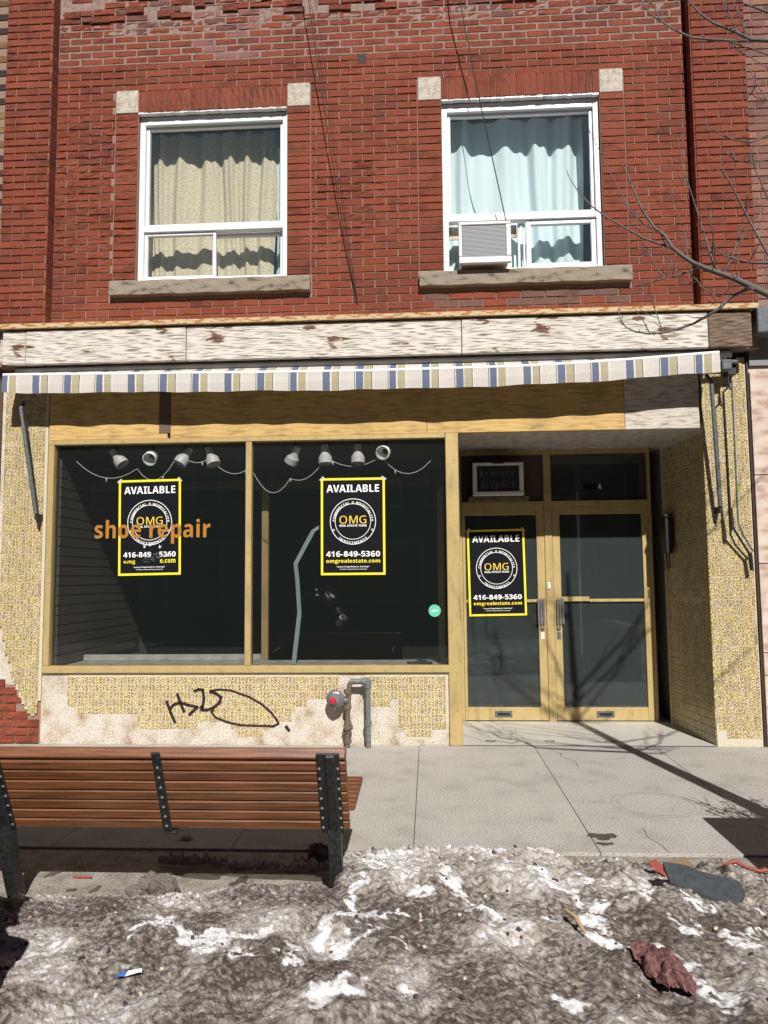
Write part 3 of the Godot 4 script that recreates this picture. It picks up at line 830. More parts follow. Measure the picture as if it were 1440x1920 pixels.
	# --- graffiti: strokes of dark paint on the tiles
	var GR := [[Vector2(-2.471, 0.397), Vector2(-2.429, 0.289), Vector2(-2.387, 0.201)], [Vector2(-2.370, 0.465), Vector2(-2.339, 0.382), Vector2(-2.302, 0.299)], [Vector2(-2.439, 0.323), Vector2(-2.404, 0.362), Vector2(-2.344, 0.387), Vector2(-2.267, 0.362), Vector2(-2.176, 0.343), Vector2(-2.226, 0.299), Vector2(-2.251, 0.270)], [Vector2(-2.208, 0.490), Vector2(-2.168, 0.505), Vector2(-2.127, 0.500), Vector2(-2.116, 0.421), Vector2(-2.130, 0.323), Vector2(-2.146, 0.348)], [Vector2(-2.061, 0.485), Vector2(-2.006, 0.470), Vector2(-1.955, 0.436), Vector2(-1.964, 0.387), Vector2(-2.024, 0.338), Vector2(-2.085, 0.314), Vector2(-2.145, 0.319)], [Vector2(-2.061, 0.490), Vector2(-1.976, 0.505), Vector2(-1.860, 0.495), Vector2(-1.688, 0.436), Vector2(-1.572, 0.373), Vector2(-1.482, 0.295), Vector2(-1.427, 0.227), Vector2(-1.412, 0.193), Vector2(-1.461, 0.169), Vector2(-1.621, 0.173), Vector2(-1.772, 0.178), Vector2(-1.897, 0.207), Vector2(-2.008, 0.250), Vector2(-2.044, 0.299), Vector2(-2.024, 0.319)], [Vector2(-1.342, 0.169), Vector2(-1.312, 0.131)]]
	var gm := MB.new()
	for s in GR:
		for i in s.size() - 1:
			var a := Vector3(s[i].x, s[i].y, 0.0022)
			var b := Vector3(s[i + 1].x, s[i + 1].y, 0.0022)
			var d := (b - a).normalized()
			var nrm := Vector3(-d.y, d.x, 0) * (0.014 if s.size() < 9 else 0.010)
			gm.face(a - nrm - d * 0.006, a + nrm - d * 0.006, b + nrm + d * 0.006, b - nrm + d * 0.006, Vector3.BACK)
	put("graffiti", gm, M.graffiti, bld)
	# --- entrance: soffit, floor, doors, transoms
	var sof := MB.new()
	sof.span(Vector3(0.2, 2.89, -1.2), Vector3(2.56, 2.95, -0.055)); sof.span(Vector3(2.33, 2.892, -2.0), Vector3(2.56, 2.95, -1.2))
	put("soffit", sof, M.soffit, bld)
	var te := MB.new()
	te.face(Vector3(0.29, 0.004, 0.0), Vector3(2.556, 0.004, 0.0), Vector3(2.52, 0.022, -1.2), Vector3(0.29, 0.022, -1.2), Vector3.UP)
	te.face(Vector3(2.33, 0.022, -1.2), Vector3(2.52, 0.022, -1.2), Vector3(2.52, 0.024, -2.0), Vector3(2.33, 0.024, -2.0), Vector3.UP)
	put("entrance_floor", te, M.terrazzo, bld)
	for k in 3: text("floor_inlay", "O", Vector3(0.55 + k * 0.55, 0.009, -0.17), 0.10, 0.06, M.joint_dirt, bld).rotation.x = -PI / 2
	var zd := -1.1
	part_box("door_jamb", Vector3(0.29, 0.02, zd - 0.05), Vector3(0.36, 2.89, zd + 0.03), M.gold_frame, bld, 0.004)
	part_box("door_jamb", Vector3(2.33, 0.02, zd - 0.05), Vector3(2.362, 2.89, zd + 0.03), M.gold_frame, bld, 0.004)
	part_box("shade_niche_wall", Vector3(2.33, 0.0, zd - 0.9), Vector3(2.5, 2.95, zd - 0.86), M.brown_panel, bld)  # niche added beside the door to hold a deep strip of shade
	part_box("shade_niche_wall", Vector3(2.335, 0.0, zd - 0.86), Vector3(2.36, 2.95, zd - 0.052), M.brown_panel, bld)
	part_box("door_post", Vector3(1.235, 0.02, zd - 0.05), Vector3(1.315, 2.89, zd + 0.032), M.gold_frame, bld, 0.004)
	part_box("head_rail", Vector3(0.3605, 2.84, zd - 0.05), Vector3(1.2345, 2.889, zd + 0.03), M.gold_frame, bld)
	part_box("head_rail", Vector3(1.3155, 2.84, zd - 0.05), Vector3(2.3295, 2.889, zd + 0.03), M.gold_frame, bld)
	part_box("transom_rail", Vector3(0.3605, 2.275, zd - 0.05), Vector3(1.2345, 2.335, zd + 0.03), M.gold_frame, bld, 0.004)
	part_box("transom_rail", Vector3(1.3155, 2.275, zd - 0.05), Vector3(2.3295, 2.335, zd + 0.03), M.gold_frame, bld, 0.004)
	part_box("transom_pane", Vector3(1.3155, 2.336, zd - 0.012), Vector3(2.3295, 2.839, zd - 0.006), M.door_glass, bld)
	part_box("transom_panel", Vector3(0.3605, 2.336, zd - 0.03), Vector3(1.2345, 2.839, zd - 0.02), M.brown_panel, bld)
	part_box("support_board", Vector3(0.43, 2.336, zd + 0.0), Vector3(1.06, 2.375, zd + 0.2), M.bare_wood, bld)
	var num := Node3D.new()
	num.name = "number_plates"
	bld.add_child(num, true)
	for k in 3: part_box("plate", Vector3(1.66 + k * 0.052, 2.45, zd - 0.005), Vector3(1.705 + k * 0.052, 2.52, zd - 0.002), M.poster_black, num)
	text("letter", "A", Vector3(1.838, 2.485, zd - 0.004), 0.035, 0.055, M.poster_white, num)
	for k in 2:
		var xa := 0.362 if k == 0 else 1.317
		var xb := 1.233 if k == 0 else 2.328
		var d := Node3D.new()
		d.name = "door"
		bld.add_child(d, true)
		meta(d, "gold framed glass door carrying a poster" if k == 0 else "gold framed glass door with a bare pane")
		var s := 0.088
		part_box("stile", Vector3(xa, 0.03, zd - 0.022), Vector3(xa + s * (0.35 if k == 0 else 0.9), 2.272, zd + 0.022), M.gold_frame, d, 0.004)
		part_box("stile", Vector3(xb - s * (0.95 if k == 0 else 0.8), 0.03, zd - 0.022), Vector3(xb, 2.272, zd + 0.022), M.gold_frame, d, 0.004)
		var xl := xa + s * (0.35 if k == 0 else 0.9)
		var xr := xb - s * (0.95 if k == 0 else 0.8)
		part_box("bottom_rail", Vector3(xl, 0.03, zd - 0.022), Vector3(xr, 0.165, zd + 0.021), M.gold_frame, d, 0.004)
		part_box("top_rail", Vector3(xl, 2.19, zd - 0.022), Vector3(xr, 2.272, zd + 0.021), M.gold_frame, d, 0.004)
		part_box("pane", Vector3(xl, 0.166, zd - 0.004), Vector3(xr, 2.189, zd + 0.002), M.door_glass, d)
		for seg in ([[xl, 0.413], [1.03, xr]] if k == 0 else [[xl + 0.292, xr]]): part_box("push_bar", Vector3(seg[0], 1.258, zd + 0.003), Vector3(seg[1], 1.290, zd + 0.022), M.gold_frame, d, 0.004)
		if k == 1: part_box("bar_mount", Vector3(xl, 1.265, zd + 0.003), Vector3(xl + 0.29, 1.315, zd + 0.028), M.gold_frame, d, 0.004)
		var hx2 := xb - 0.095 if k == 0 else xa + 0.02
		var hm := MB.new()
		for i in 3: hm.cbox(Vector3(hx2 + 0.012 + i * 0.028, 1.165, zd + 0.05), Vector3(0.020, 0.275, 0.012), 0.004)
		hm.box(Vector3(hx2 + 0.04, 1.25, zd + 0.033), Vector3(0.07, 0.02, 0.024)); hm.box(Vector3(hx2 + 0.04, 1.08, zd + 0.033), Vector3(0.07, 0.02, 0.024))
		put("pull_handle", hm, M.stud, d)
		var lk := MB.new()
		var lx := xb - 0.045 if k == 0 else xa + 0.04
		lk.lathe(Vector3(lx, 0.985, zd + 0.021), Vector3.BACK, [[0, 0.022], [0.012, 0.022], [0.016, 0.014], [0.016, 0.0]], 16)
		put("lock", lk, M.grey_metal, d)
		part_box("lock_plate", Vector3(lx - 0.02, 0.87, zd + 0.0225), Vector3(lx + 0.02, 0.945, zd + 0.027), M.white_plastic if k == 0 else M.grey_metal, d, 0.002)
		var cx := (xl + xr) / 2 - 0.01
		part_box("mail_slot", Vector3(cx - 0.09, 0.065, zd + 0.0215), Vector3(cx + 0.09, 0.13, zd + 0.028), M.grey_metal, d, 0.003)
		part_box("mail_flap", Vector3(cx - 0.065, 0.085, zd + 0.0285), Vector3(cx + 0.065, 0.11, zd + 0.033), M.black_metal, d, 0.003)
	part_box("door_sensor", Vector3(1.25, 1.40, zd + 0.0325), Vector3(1.28, 1.47, zd + 0.045), M.white_plastic, bld, 0.003)
	return bld

func _box(a: Vector3, b: Vector3) -> MB:
	var mb := MB.new()
	mb.span(a, b)
	return mb

# ---------------------------------------------------------------- neighbours and the far side of the street
func neighbours() -> void:
	var r := thing("stone_front_building", "neighbouring building with pale stone panels below and pinkish brick above", "building")
	var up := part_box("upper_wall", Vector3(3.07, 3.95, -0.3), Vector3(6.5, 8.0, -0.012), M.mortar, r)
	var bl := []
	var y := 4.1
	var row := 0
	while y < 7.8:
		course(bl, 3.07, 4.2, y + 0.0375, -0.004, 0.1145 if row % 2 else 0.0, 0.067, 0.229, 0.008)
		row += 1
		y += 0.075
	for b in bl: b.tint = Color(rng.randf_range(0.24, 0.32), rng.randf_range(0.12, 0.15), 0.10, 0.5)
	# tinted bricks are joined, so those in view are laid singly with meshes of their own
	var near := bl.filter(func(b): return b.at.x < 3.6)
	var pinks := []
	for k in 4:
		var mb := MB.new()
		mb.col = [Color(0.30, 0.14, 0.105), Color(0.26, 0.12, 0.095), Color(0.33, 0.165, 0.125), Color(0.23, 0.115, 0.095)][k]
		add_brick(mb, Vector3.ZERO, BW, BH, 0.003, rng)
		pinks.append(mb.mesh())
	for b in near:
		var o := MeshInstance3D.new()
		o.name = "brick"
		o.mesh = pinks[rng.randi() % 4]
		o.material_override = M.brick
		up.add_child(o, true)
		o.position = b.at
		o.scale = Vector3(b.w / BW, b.h / BH, 1)
	lay(up, bl.filter(func(b): return b.at.x >= 3.6), 0, M.brick)
	part_box("sign_band", Vector3(2.99, 3.46, -0.3), Vector3(6.5, 3.70, 0.03), M.sign_sheet, r)
	part_box("shading_cap", Vector3(2.985, 3.702, -0.3), Vector3(6.5, 3.949, 0.26), M.grey_metal, r, 0.008)  # flashing cap drawn out deep so that it shades the sign band
	part_box("lower_wall", Vector3(2.985, -0.1, -0.3), Vector3(6.5, 3.455, 0.0), M.panel_stone, r)
	var ys := [0.0, 0.63, 0.83, 1.63, 2.44, 3.41]
	for k in 5:
		for j in 2: part_box("stone_panel", Vector3(2.99 + j * 1.4, ys[k] + 0.004, 0.0005), Vector3(2.99 + (j + 1) * 1.4 - 0.006, ys[k + 1] - 0.004, 0.025), M.panel_stone, r, 0.003)
	var l := thing("tan_brick_building", "neighbouring building of dark and tan brick beyond the pilaster", "building")
	var lw := part_box("wall", Vector3(-7.5, -0.1, -0.3), Vector3(-4.172, 8.0, 0.075), M.mortar, l)
	var lm := []
	for k in 4:
		var mb := MB.new()
		mb.col = [Color(0.22, 0.13, 0.06), Color(0.05, 0.03, 0.025), Color(0.12, 0.06, 0.04), Color(0.28, 0.18, 0.08)][k]
		add_brick(mb, Vector3.ZERO, BW, BH, 0.003, rng)
		lm.append(mb.mesh())
	y = 0.0
	row = 0
	while y < 7.8:
		for j in 2:
			var o := MeshInstance3D.new()
			o.name = "brick"
			o.mesh = lm[rng.randi() % 4]
			o.material_override = M.brick
			lw.add_child(o, true)
			o.position = Vector3(-4.29 - j * 0.229 - (0.1145 if row % 2 else 0.0), y + 0.0375, 0.083)
		row += 1
		y += 0.075
	# across the street: three dull shop buildings, seen only as reflections
	for k in 3:
		var x0 := -16.0 + k * 11.003
		var t := thing("street_building", ["low dark brick building opposite with five upper windows", "tall dark brick building opposite in the middle of the row", "dark brick corner building opposite with a pale cornice"][k], "building", Vector3(x0, 0, 22))
		var hgt: float = [7.0, 8.2, 7.4][k]
		part_box("wall", Vector3(0, -0.1, 0), Vector3(11.0, hgt, 8), M.far_brick, t)
		part_box("cornice", Vector3(-0.05, hgt - 0.5, -0.25), Vector3(10.95, hgt + 0.1, -0.003), M.far_trim, t)
		for i in 5:
			var wn := part_box("window", Vector3(0.9 + i * 2.0, 4.2, -0.06), Vector3(2.0 + i * 2.0, 5.9, -0.004), M.far_trim, t)
			part_box("pane", Vector3(1.0 + i * 2.0, 4.3, -0.075), Vector3(1.9 + i * 2.0, 5.8, -0.064), M.far_window, wn)
		for i in 2:
			var sh := part_box("shop_window", Vector3(0.6 + i * 5.2, 0.5, -0.06), Vector3(4.8 + i * 5.2, 3.0, -0.004), M.far_trim, t)
			part_box("pane", Vector3(0.75 + i * 5.2, 0.65, -0.075), Vector3(4.65 + i * 5.2, 2.85, -0.064), M.far_window, sh)

# ---------------------------------------------------------------- things on the building
func stripe_at(x: float) -> Color:
	var p := fposmod(x + 4.0, 0.305)
	if p < 0.064: return Color(0.13, 0.165, 0.26)
	if p < 0.078: return Color(0.78, 0.75, 0.70)
	if p < 0.142: return Color(0.46, 0.41, 0.27)
	if p < 0.147: return Color(0.14, 0.14, 0.16)
	if p < 0.165: return Color(0.72, 0.69, 0.65)
	if p < 0.292: return Color(0.66, 0.62, 0.57)
	if p < 0.297: return Color(0.14, 0.14, 0.16)
	return Color(0.74, 0.71, 0.67)

func awning() -> void:
	var t := thing("awning", "rolled up awning with blue, tan and white striped valance", "awning")
	var tops := [[-3.99, 3.462], [-3.0, 3.448], [-1.57, 3.428], [-0.49, 3.418], [0.775, 3.424], [1.2, 3.436], [1.68, 3.455], [2.62, 3.508]]
	var top := func(x: float) -> float:
		for i in tops.size() - 1:
			if x <= tops[i + 1][0]: return lerpf(tops[i][1], tops[i + 1][1], (x - tops[i][0]) / (tops[i + 1][0] - tops[i][0]))
		return tops[-1][1]
	var edges := []
	var x := -3.99
	while x < 2.62:
		edges.append(x)
		x += 0.0075
	edges.append(2.62)
	var val := MB.new()
	var cloth := MB.new()
	for i in edges.size() - 1:
		var a: float = edges[i]
		var b: float = edges[i + 1]
		var c := stripe_at((a + b) / 2)
		var wave := func(xx: float) -> Vector2: return Vector2(0.170 + 0.004 * sin(xx * 5.1) + 0.003 * sin(xx * 13.0), 0.006 * sin(xx * 7.3) + 0.004 * sin(xx * 17.0))
		var wa: Vector2 = wave.call(a)
		var wb: Vector2 = wave.call(b)
		val.col = c
		var ta: float = top.call(a)
		var tb: float = top.call(b)
		val.face(Vector3(a, ta, 0.305), Vector3(b, tb, 0.305), Vector3(b, tb - 0.09, 0.31 + wb.y * 0.5), Vector3(a, ta - 0.09, 0.31 + wa.y * 0.5), Vector3.BACK)
		val.face(Vector3(a, ta - 0.09, 0.31 + wa.y * 0.5), Vector3(b, tb - 0.09, 0.31 + wb.y * 0.5), Vector3(b, tb - wb.x, 0.305 + wb.y), Vector3(a, ta - wa.x, 0.305 + wa.y), Vector3.BACK)
		cloth.col = c
		cloth.face(Vector3(a, ta + 0.018, 0.28), Vector3(b, tb + 0.018, 0.28), Vector3(b, 3.55, 0.09), Vector3(a, 3.55, 0.09), Vector3(0, 1, 0.3))
	put("valance", val, M.awning_cloth, t)
	put("canopy_cloth", cloth, M.awning_cloth, t)
	var bar := MB.new()
	var bp := []
	for e in tops: bp.append(Vector3(e[0], e[1] + 0.008, 0.29))
	bar.tube(bp, [0.017], 10)
	put("front_bar", bar, M.awning_bar, t)
	var ro := MB.new()
	ro.tube([Vector3(-3.97, 3.55, 0.095), Vector3(2.8, 3.55, 0.095)], [0.035], 12)
	put("roller", ro, M.awning_bar, t)
	var k := 0
	for a in [[Vector3(-3.90, 3.26, 0.07), Vector3(-3.86, 3.17, 0.2), Vector3(-3.735, 2.17, 0.10)], [Vector3(2.57, 3.36, 0.10), Vector3(2.575, 3.28, 0.2), Vector3(2.64, 2.15, 0.10)]]:
		var am := MB.new()
		am.tube([a[0], a[1], a[2]], [0.019], 8)
		put("arm", am, M.grey_metal, t)
		var hk := MB.new()
		hk.cbox(a[2] + Vector3(0.005, -0.03, -0.05), Vector3(0.035, 0.06, 0.11), 0.006)
		hk.tube([a[2] + Vector3(0, -0.03, 0.0), a[2] + Vector3(0.012, -0.075, 0.0), a[2] + Vector3(0.02, -0.05, 0.01)], [0.008], 6)
		put("arm_hinge", hk, M.black_metal, t)
		k += 1
	var gear := MB.new()
	gear.cbox(Vector3(2.72, 3.43, 0.16), Vector3(0.09, 0.10, 0.10), 0.01); gear.tube([Vector3(2.60, 3.47, 0.16), Vector3(2.84, 3.47, 0.13)], [0.022], 8)
	put("gear_box", gear, M.grey_metal, t)
	part_box("end_bracket", Vector3(2.76, 3.36, -0.001), Vector3(2.84, 3.55, 0.11), M.black_metal, t, 0.005)
	var c := thing("awning_crank", "black hanging crank rods of the awning on the tiled column", "crank", Vector3(2.72, 3.35, 0.14))
	var m1 := MB.new()
	m1.tube([Vector3(0.03, -0.01, 0), Vector3(0.02, -0.12, 0), Vector3(-0.02, -0.16, 0.0), Vector3(0.0, -1.36, -0.02), Vector3(0.03, -1.42, -0.02), Vector3(0.16, -1.62, -0.06)], [0.011], 6)
	m1.tube([Vector3(0.035, -0.03, 0), Vector3(0.02, -0.10, 0.01), Vector3(0.045, -0.14, 0), Vector3(0.03, -0.03, 0)], [0.006], 6)
	put("crank_rod", m1, M.black_metal, c)
	var m2 := MB.new()
	m2.tube([Vector3(0.06, -0.05, 0), Vector3(0.065, -1.35, -0.02), Vector3(0.10, -1.45, -0.03), Vector3(0.20, -1.61, -0.06)], [0.009], 6)
	put("crank_rod", m2, M.grey_metal, c)
	var m3 := MB.new()
	m3.tube([Vector3(0.0, -1.22, -0.02), Vector3(0.01, -1.42, -0.02)], [0.02], 8)
	put("crank_grip", m3, M.black_metal, c)
	var m4 := MB.new()
	m4.tube([Vector3(0.17, -1.62, -0.06), Vector3(0.185, -1.78, -0.07)], [0.018], 8)
	put("crank_grip", m4, M.black_metal, c)

func air_conditioners() -> void:
	var t := thing("window_air_conditioner", "white window air conditioner with grey louvred grille above stone sill", "air conditioner", Vector3(0.568, 4.462, 0.0))
	part_box("casing", Vector3(-0.225, 0.03, -0.30), Vector3(0.225, 0.385, 0.128), M.white_plastic, t, 0.012)
	var fr := MB.new()
	fr.cbox(Vector3(0, 0.398, 0.14), Vector3(0.49, 0.03, 0.035), 0.006); fr.cbox(Vector3(0, 0.04, 0.14), Vector3(0.49, 0.06, 0.04), 0.006)
	fr.cbox(Vector3(-0.23, 0.228, 0.14), Vector3(0.03, 0.308, 0.035), 0.006); fr.cbox(Vector3(0.222, 0.228, 0.14), Vector3(0.045, 0.308, 0.035), 0.006)
	put("front_frame", fr, M.white_plastic, t)
	part_box("grille_back", Vector3(-0.213, 0.075, 0.122), Vector3(0.198, 0.38, 0.128), M.grey_vinyl, t)
	for k in 24: part_box("louvre", Vector3(-0.212, 0.077 + k * 0.0126, 0.1285), Vector3(0.197, 0.085 + k * 0.0126, 0.146), M.stud if false else M.grey_vinyl, t)
	var u := thing("door_air_conditioner", "dark fronted air conditioner with scrawled dust writing over the left door" if false else "air conditioner with scrawled writing on its grille above the door", "air conditioner", Vector3(0.735, 2.376, -0.92))
	part_box("casing", Vector3(-0.26, 0.0, -0.14), Vector3(0.26, 0.345, 0.05), M.black_metal, u, 0.01)
	var f2 := MB.new()
	f2.cbox(Vector3(0, 0.335, 0.06), Vector3(0.53, 0.03, 0.03), 0.006); f2.cbox(Vector3(0, 0.022, 0.065), Vector3(0.53, 0.044, 0.04), 0.006)
	f2.cbox(Vector3(-0.243, 0.182, 0.06), Vector3(0.045, 0.274, 0.03), 0.006); f2.cbox(Vector3(0.243, 0.182, 0.06), Vector3(0.045, 0.274, 0.03), 0.006)
	put("front_frame", f2, M.white_plastic, u)
	for k in 11: part_box("grille_bar", Vector3(-0.219, 0.056 + k * 0.025, 0.052), Vector3(0.219, 0.060 + k * 0.025, 0.06), M.grey_metal, u)
	part_box("vent_strip", Vector3(-0.06, 0.338, 0.0755), Vector3(0.06, 0.348, 0.078), M.black_metal, u)
	var L := {"b": [[0, 1, 0.05, 0], [0.05, 0, 0.4, 0.05, 0.5, 0.3, 0.3, 0.5, 0.05, 0.4]], "r": [[0.1, 0.55, 0.12, 0], [0.12, 0.35, 0.3, 0.55, 0.5, 0.5]], "a": [[0.5, 0.45, 0.25, 0.55, 0.05, 0.25, 0.2, 0, 0.45, 0.15, 0.5, 0.5, 0.55, 0]], "v": [[0, 0.6, 0.25, 0, 0.55, 0.65]],
		"o": [[0.3, 0.55, 0.05, 0.3, 0.25, 0, 0.5, 0.25, 0.3, 0.55]], "i": [[0.2, 0.5, 0.22, 0], [0.2, 0.75, 0.24, 0.85]], "d": [[0.5, 0.4, 0.2, 0.5, 0.05, 0.2, 0.25, 0, 0.5, 0.2], [0.52, 1, 0.5, 0]], "e": [[0.05, 0.25, 0.45, 0.3, 0.3, 0.55, 0.05, 0.3, 0.2, 0, 0.5, 0.08]],
		"s": [[0.45, 0.5, 0.15, 0.5, 0.15, 0.3, 0.42, 0.22, 0.35, 0.0, 0.05, 0.02]], "p": [[0.08, 0.5, 0.05, -0.4], [0.07, 0.4, 0.35, 0.52, 0.5, 0.25, 0.3, 0, 0.06, 0.1]], "c": [[0.48, 0.48, 0.2, 0.52, 0.05, 0.25, 0.2, 0, 0.5, 0.06]]}
	var row := 0
	for word in ["bravori", "despace"]:
		var sm := MB.new()
		for k in word.length():
			for st in L[word[k]]:
				var pts := []
				for q in range(0, st.size(), 2): pts.append(Vector3(-0.185 + k * 0.054 + st[q] * 0.062 + rng.randf_range(-0.003, 0.003), 0.205 - row * 0.115 + st[q + 1] * 0.085 + rng.randf_range(-0.004, 0.004) + k * 0.001, 0.0622))
				sm.tube(pts, [0.0017], 4, false)
		put("scrawled_writing", sm, M.grey_vinyl, u)
		row += 1

func gas_pipe() -> void:
	var t := thing("gas_pipe", "rusty gas riser with round regulator and grey return pipe on tiled wall", "pipe", Vector3(-0.74, 0, 0.11))
	var a := MB.new()
	a.tube([Vector3(-0.02, 0.0, 0), Vector3(-0.015, 0.30, 0), Vector3(0.0, 0.52, 0), Vector3(0.0, 0.56, 0), Vector3(0.03, 0.60, 0)], [0.022], 10)
	put("riser", a, M.old_pipe, t)
	for y in [0.06, 0.15, 0.22, 0.36, 0.50]:
		var f := MB.new()
		f.lathe(Vector3(-0.015, y - 0.022, 0), Vector3.UP, [[0, 0.024], [0.006, 0.034], [0.038, 0.034], [0.044, 0.024]], 10)
		put("fitting", f, M.old_pipe, t)
	var v := MB.new()
	v.lathe(Vector3(-0.015, 0.185, -0.04), Vector3.BACK, [[0, 0.0], [0, 0.03], [0.09, 0.026], [0.10, 0.0]], 10)
	v.lathe(Vector3(-0.055, 0.185, 0), Vector3.RIGHT, [[0, 0.0], [0, 0.022], [0.085, 0.022], [0.085, 0.0]], 10)
	put("valve", v, M.old_pipe, t)
	var g := MB.new()
	g.tube([Vector3(0.01, 0.592, 0), Vector3(0.16, 0.592, 0)], [0.026], 10)
	g.tube([Vector3(0.168, 0.60, 0), Vector3(0.172, 0.0, 0)], [0.024], 10)
	put("return_pipe", g, M.grey_pipe, t)
	var el := MB.new()
	el.lathe(Vector3(0.169, 0.53, 0), Vector3.UP, [[0, 0.026], [0.005, 0.034], [0.075, 0.034], [0.088, 0.02], [0.09, 0]], 10)
	el.lathe(Vector3(0.115, 0.592, 0), Vector3.RIGHT, [[0, 0.028], [0.004, 0.034], [0.04, 0.034]], 10); el.lathe(Vector3(0.17, 0.19, 0), Vector3.UP, [[0, 0.024], [0.004, 0.032], [0.05, 0.032], [0.055, 0.024]], 10)
	put("elbow", el, M.grey_pipe, t)
	var r := Node3D.new()
	r.name = "regulator"
	t.add_child(r)
	var d := MB.new()
	d.lathe(Vector3(-0.125, 0.44, 0.02), Vector3(-0.1, 0.12, 1).normalized(), [[-0.05, 0.0], [-0.05, 0.045], [-0.012, 0.075], [0.0, 0.082], [0.012, 0.082], [0.025, 0.07], [0.05, 0.045], [0.055, 0.0]], 20)
	d.tube([Vector3(-0.10, 0.435, 0.0), Vector3(-0.02, 0.42, 0)], [0.028], 10)
	d.tube([Vector3(-0.13, 0.37, 0.02), Vector3(-0.13, 0.35, 0.02)], [0.022], 10)
	put("body", d, M.grey_pipe, r)
	var cp := MB.new()
	cp.lathe(Vector3(-0.135, 0.43, 0.06), Vector3(-0.25, -0.1, 1).normalized(), [[0, 0.03], [0.03, 0.028], [0.035, 0.0]], 14)
	put("red_cap", cp, M.red_cap, r)
	put("tag", _box(Vector3(-0.14, 0.48, 0.052), Vector3(-0.09, 0.505, 0.056)), M.poster_white, r)

func cables() -> void:
	var list := [
		["black cable running down the brick to an anchor by the fascia", [Vector3(-1.19, 7.9, 0.28), Vector3(-1.11, 7.25, 0.23), Vector3(-0.93, 5.9, 0.13), Vector3(-0.76, 4.75, 0.05), Vector3(-0.655, 4.17, 0.012)], 0.0045],
		["added thin wire beside the black cable in place of its shadow line", [Vector3(-1.13, 7.9, 0.2), Vector3(-1.04, 7.2, 0.15), Vector3(-0.87, 5.9, 0.09), Vector3(-0.74, 4.85, 0.04), Vector3(-0.65, 4.17, 0.012)], 0.002],  # wire added as a second line, the cable's own shadow hides behind it
		["black power cord hanging across the window to the air conditioner", [Vector3(0.29, 7.9, 0.30), Vector3(0.34, 7.2, 0.26), Vector3(0.52, 6.2, 0.17), Vector3(0.72, 5.2, 0.10), Vector3(0.79, 4.86, 0.06)], 0.0055]]
	for c in list:
		var mb := MB.new()
		mb.tube(c[1], [c[2]], 6)
		meta(put("wall_cable", mb, M.cable), c[0], "cable")

func mailbox() -> void:
	var t := thing("mailbox", "black mailbox with wire newspaper hooks on the shaded tiled flank", "mailbox", Vector3(2.464, 1.75, -0.80))
	t.rotation.y = -0.11
	part_box("body", Vector3(-0.075, 0.0, -0.14), Vector3(-0.004, 0.36, 0.14), M.black_metal, t, 0.01)
	part_box("lid", Vector3(-0.085, 0.362, -0.15), Vector3(-0.002, 0.40, 0.15), M.black_metal, t, 0.008)
	for z in [-0.08, 0.08]:
		var mb := MB.new()
		mb.tube([Vector3(-0.03, 0.0, z), Vector3(-0.03, -0.14, z), Vector3(-0.055, -0.17, z), Vector3(-0.08, -0.14, z), Vector3(-0.08, -0.07, z)], [0.006], 6)
		put("hook", mb, M.black_metal, t)

